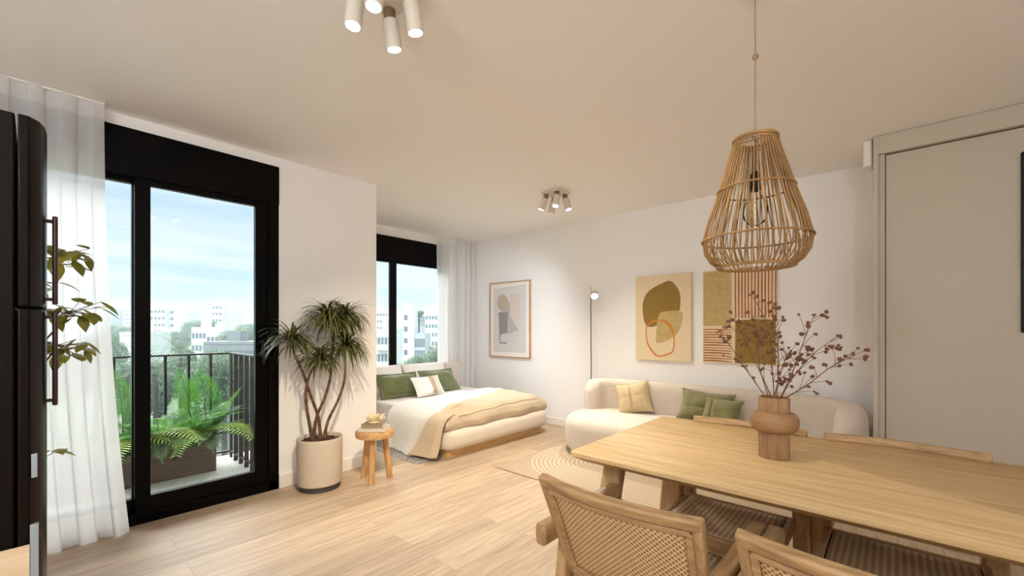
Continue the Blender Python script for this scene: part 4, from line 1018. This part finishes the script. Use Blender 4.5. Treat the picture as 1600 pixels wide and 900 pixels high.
# each branch: way points from the mouth (world x, y, z)
BR = [('leaning furthest left', [(3.225, 1.92, .96), (3.15, 1.92, 1.08), (3.09, 1.93, 1.17), (3.045, 1.93, 1.235)], 13),
      ('second from the left', [(3.235, 1.93, .97), (3.18, 1.95, 1.10), (3.13, 1.97, 1.20), (3.10, 1.98, 1.27)], 13),
      ('third from the left, short and thick with seed heads', [(3.23, 1.91, .97), (3.20, 1.90, 1.09), (3.19, 1.90, 1.18), (3.20, 1.90, 1.22)], 16),
      ('tallest, rising straight up', [(3.245, 1.92, .97), (3.235, 1.93, 1.10), (3.225, 1.94, 1.24), (3.17, 1.95, 1.37)], 12),
      ('upright, second tallest', [(3.25, 1.93, .97), (3.255, 1.94, 1.12), (3.245, 1.95, 1.24), (3.225, 1.95, 1.32)], 18),
      ('leaning right with forked tips', [(3.262, 1.92, .97), (3.305, 1.93, 1.09), (3.33, 1.94, 1.18), (3.365, 1.95, 1.29)], 17),
      ('leaning right below the forked one', [(3.262, 1.93, .97), (3.30, 1.95, 1.06), (3.36, 1.97, 1.15), (3.41, 1.98, 1.20)], 12),
      ('lowest, reaching furthest right', [(3.27, 1.92, .97), (3.35, 1.91, 1.04), (3.42, 1.90, 1.11), (3.47, 1.90, 1.145)], 15),
      ('short and dense in the middle', [(3.24, 1.94, .97), (3.25, 1.96, 1.04), (3.265, 1.97, 1.10), (3.275, 1.98, 1.15)], 16)]
for lab, pts, nb in BR:
    root = empty('dried_branch', (vxx, vyy, .90), label='dried seed-head branch in the vase, '+lab, cat='branch', group='dried branches in the ribbed vase')
    path = smooth_path([(vxx+.4*(pts[0][0]-vxx), vyy+.4*(pts[0][1]-vyy), .895)]+pts, 7); n = len(path)
    sm = MB().tube(path, [.0028*(1-.65*i/n) for i in range(n)], 6); tips = []
    for k in range(nb):
        i = rb_.randint(int(n*.40), n-1); p = path[i]; t = (path[min(n-1, i+1)]-path[max(0, i-1)]).normalized()
        dv_ = Vector((rb_.gauss(0, 1), rb_.gauss(0, .8), rb_.gauss(.1, .8))).normalized(); L_ = rb_.uniform(.012, .06)
        m_ = p+(t*.7+dv_*.7)*L_*.6; e = p+(t*.8+dv_)*L_
        sm.tube([p, m_, e], [.0015, .0011, .0008], 4); tips.append(e)
        if rb_.random() < .45: tips.append(e+dv_*.009+Vector((0, 0, -.004)))
    e = path[-1]
    for k in range(3):
        e2 = e+Vector((rb_.uniform(-.02, .03)+(.02 if e.x > 3.3 else -.01), rb_.uniform(-.02, .02), rb_.uniform(.0, .03))); sm.tube([e, e2], [.0011, .0007], 4); tips.append(e2)
    sm.build('stem', M_stem, root, world=True)
    for e in tips:
        b_ = bpy.data.objects.new('seed_head', bme); C.objects.link(b_); b_.parent = root
        r_ = rb_.uniform(.0042, .0075); b_.location = e-root.location; b_.scale = (r_*1.15, r_, r_*.9); b_.rotation_euler = (rb_.uniform(0, 3), rb_.uniform(0, 3), 0)

# ------------------------------------------------------------------ rattan pendant
PX, PY = 3.183, 1.90
pd = empty('pendant_lamp', (PX, PY, H), label='woven rattan pendant lamp hanging on a long cord above the table', cat='pendant lamp')
prof = [(.074, 2.000), (.104, 1.90), (.136, 1.79), (.170, 1.69), (.190, 1.605), (.184, 1.555), (.162, 1.52), (.134, 1.497)]
def radius(z):
    for (r0, z0), (r1, z1) in zip(prof, prof[1:]):
        if z1 <= z <= z0: return r0+(r1-r0)*(z0-z)/(z0-z1)
    return prof[-1][0]
sh = MB()
for layer, nn, tw, dr in ((0, 54, 0.0, 0), (1, 44, .11, -.007)):
    for k in range(nn):
        a = 2*pi*k/nn+layer*.05
        pts = []
        for i, (r_, z) in enumerate(prof):
            t = (2.0-z)/.503; aa = a+tw*(max(0, t-.35))*2.0*(1 if k % 2 else -1)
            pts.append((PX+(r_+dr)*cos(aa), PY+(r_+dr)*sin(aa), z))
        sh.tube(pts, .0023, 5)
sh.build('shade', M_rattan, pd, world=True)
def hoop(z, r_, th): MB().tube([(PX+r_*cos(a*2*pi/64), PY+r_*sin(a*2*pi/64), z) for a in range(64)], th, 8, closed=True).build('hoop', M_rattan, pd, world=True)
hoop(2.0, .076, .0065); hoop(1.80, .136, .004); hoop(1.605, .193, .004); hoop(1.497, .135, .006); hoop(1.985, .080, .0035)
MB().tube([(PX, PY, H-.02), (PX, PY, 1.86)], .0028, 8).build('cord', M_cord, pd, world=True)
MB().lathe([(.004, 0), (.011, .006), (.012, .012), (.011, .018), (.004, .024)], (PX, PY, 2.315), 18).build('bead', M_bead, pd, world=True)
MB().lathe([(.035, 0), (.04, .003), (.04, .011)], (PX, PY, H-.012), 28).build('ceiling_rose', M_spotw, pd, world=True)
MB().lathe([(.010, 1.872), (.018, 1.86), (.020, 1.80), (.017, 1.795)], (PX, PY, 0), 20).build('socket', M_blackm, pd, world=True)
bl = MB().lathe([(.014, 1.797), (.018, 1.785), (.036, 1.75), (.044, 1.72), (.042, 1.69), (.030, 1.668), (.012, 1.66)], (PX, PY, 0), 24).build('bulb', M_bulb, pd, world=True)
MB().tube([(PX-.01+.01*(k % 2), PY+.004*sin(k), 1.775-.012*k) for k in range(8)], .0012, 5).build('filament', M_fil, bl, world=True)
MB().tube([(PX-.075, PY, 2.0), (PX+.075, PY, 2.0)], .003, 6).tube([(PX, PY-.075, 2.0), (PX, PY+.075, 2.0)], .003, 6).build('spider', M_cord, pd, world=True)

# ------------------------------------------------------------------ ceiling spot fixtures
LAMPS = []
def fixture(x, y, label, dirs, half=.115, off=.072):
    root = empty('ceiling_spotlight', (x, y, H), label=label, cat='spotlight')
    MB().box(-half, half, -half, half, -.026, -.0005).build('ceiling_plate', M_spotw, root, bevel=.005)
    for (ix, iy), dv_ in zip(((-1, -1), (1, -1), (-1, 1), (1, 1)), dirs):
        d_ = Vector(dv_).normalized(); j = Vector((ix*off, iy*off, -.026))
        a = j+Vector((0, 0, -.022)); b_ = a+d_*.018; e = b_+d_*.112
        hd = MB().tube([b_, b_+d_*.004, e-d_*.004, e], [.027, .0325, .0325, .031], 28).build('spot_head', M_spotw, root)
        MB().tube([j, a, b_+d_*.004], [.024, .024, .024], 20).build('swivel', M_spotc, hd)
        MB().tube([e-d_*.002, e+d_*.001], .0265, 24).build('lens', M_lens, hd)
        LAMPS.append((Vector((x, y, H))+e+d_*.012, d_))
fixture(2.115, .90, 'four-headed white ceiling spotlight at the top edge of the photo', [(.02, -.13, -1), (.05, -.12, -1), (-.02, .20, -1), (.02, .20, -1)])
fixture(1.125, 3.39, 'small-looking four-headed white ceiling spotlight further into the room', [(-.42, -.10, -1), (.05, -.28, -1), (-.50, .22, -1), (.25, .12, -1)], .1, .066)

def spot(name, loc, d_, watts, angle, blend=1.0, col=(1, .74, .48), rad=.026):
    l = bpy.data.lights.new(name, 'SPOT'); l.energy = watts; l.spot_size = R(angle); l.spot_blend = blend; l.color = col; l.shadow_soft_size = rad
    o = bpy.data.objects.new(name, l); o.location = loc; o.rotation_euler = Vector(d_).to_track_quat('-Z', 'Y').to_euler(); C.objects.link(o); return o
WARM = (1.0, .915, .765); SOFT = (.88, .955, 1.0); COOL = (.80, .90, 1.0)
AIM = [(-.30, .10, -1), (-.1, .35, -1), (-.80, .50, -1), (-.20, .50, -1), (-.90, .44, -.72), (0, -.1, -1), (-.35, -.05, -1), (.25, .1, -1)]
for i, (p, d_) in enumerate(LAMPS):
    spot('spot_lamp', p, AIM[i], [16, 34, 195, 84, 104, 44, 82, 62][i], [90, 90, 66, 90, 88, 110, 110, 110][i], 1.0, COOL if i == 4 else (1, .87, .65) if i in (2, 3) else WARM)
spot('reading_lamp', hd_c+hd_d*.03, hd_d, 80, 100, 1, WARM)
# added fill lights without fixtures: above the table's near end and behind the viewpoint
spot('table_fill_spot', (2.75, 1.3, H-.03), (.0, .55, -1), 42, 66, 1, (1, .88, .60))
for (gx, gy) in ((2.9, -1.3), (4.5, -.9)):
    l = bpy.data.lights.new('rear_fill_light', 'POINT'); l.energy = 60; l.color = SOFT; l.shadow_soft_size = .12
    o = bpy.data.objects.new('rear_fill_light', l); o.location = (gx, gy, 2.15); C.objects.link(o)

# sun through high thin cloud, and the sky
sl_ = bpy.data.lights.new('sun', 'SUN'); sl_.energy = .8; sl_.angle = R(12); sl_.color = (1, .97, .93)
so_ = bpy.data.objects.new('sun', sl_); so_.rotation_euler = Vector((-.62, .30, -.75)).to_track_quat('-Z', 'Y').to_euler(); C.objects.link(so_)
W = bpy.data.worlds.new('sky'); S.world = W; W.use_nodes = True; nt = W.node_tree; L = nt.links.new
bg = nt.nodes['Background']; tc = nt.nodes.new('ShaderNodeTexCoord')
mp = nt.nodes.new('ShaderNodeMapping'); mp.inputs['Scale'].default_value = (1.3, 1.3, 13); L(tc.outputs['Generated'], mp.inputs[0])
nz = nt.nodes.new('ShaderNodeTexNoise'); nz.inputs['Scale'].default_value = 2.2; nz.inputs['Detail'].default_value = 7; nz.inputs['Roughness'].default_value = .55; nz.inputs['Distortion'].default_value = .4; L(mp.outputs[0], nz.inputs['Vector'])
cr = nt.nodes.new('ShaderNodeValToRGB'); cr.color_ramp.elements[0].position = .36; cr.color_ramp.elements[0].color = (.56, .74, .88, 1)
cr.color_ramp.elements[1].position = .66; cr.color_ramp.elements[1].color = (.83, .90, .95, 1); L(nz.outputs['Fac'], cr.inputs[0])
sz = nt.nodes.new('ShaderNodeSeparateXYZ'); L(tc.outputs['Generated'], sz.inputs[0])
def mrange(src, a, b_, c, d_):
    n = nt.nodes.new('ShaderNodeMapRange'); n.interpolation_type = 'SMOOTHSTEP'
    for i, v in enumerate((a, b_, c, d_)): n.inputs[i+1].default_value = v
    L(src, n.inputs[0]); return n.outputs[0]
def mth(op, a, b_):
    n = nt.nodes.new('ShaderNodeMath'); n.operation = op
    for i, v in enumerate((a, b_)):
        if isinstance(v, (int, float)): n.inputs[i].default_value = v
        else: L(v, n.inputs[i])
    return n.outputs[0]
# cloudy sky: brighter overhead, plus a bright patch added out of view to light the room
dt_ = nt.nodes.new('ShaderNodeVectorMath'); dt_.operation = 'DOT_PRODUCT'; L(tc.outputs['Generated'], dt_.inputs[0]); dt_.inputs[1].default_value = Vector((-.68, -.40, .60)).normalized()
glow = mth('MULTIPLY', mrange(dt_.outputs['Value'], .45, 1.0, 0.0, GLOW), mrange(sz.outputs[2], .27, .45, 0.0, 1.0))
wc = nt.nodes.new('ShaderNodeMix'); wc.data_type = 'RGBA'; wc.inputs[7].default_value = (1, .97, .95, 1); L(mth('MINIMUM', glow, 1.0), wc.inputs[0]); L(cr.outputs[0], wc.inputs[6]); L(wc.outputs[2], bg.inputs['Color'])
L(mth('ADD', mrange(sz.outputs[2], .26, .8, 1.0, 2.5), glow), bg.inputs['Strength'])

# ------------------------------------------------------------------ camera and view
cam = bpy.data.cameras.new('camera'); co_ = bpy.data.objects.new('camera', cam); C.objects.link(co_)
cam.sensor_width = 36; cam.lens = 36*FPX/1600; cam.shift_y = 64/1600; cam.clip_start = .05; cam.clip_end = 2000
co_.location = (CX, 0, HC); co_.rotation_euler = (R(90), 0, A0)
S.camera = co_
S.view_settings.view_transform = 'Standard'; S.view_settings.look = 'None'; S.view_settings.gamma = 1; S.view_settings.use_curve_mapping = False
S.view_settings.exposure = 0.13
cy = S.cycles
cy.use_denoising = True; cy.max_bounces = 10; cy.diffuse_bounces = 6; cy.transparent_max_bounces = 16; cy.sample_clamp_indirect = 6
cy.caustics_reflective = False; cy.caustics_refractive = False
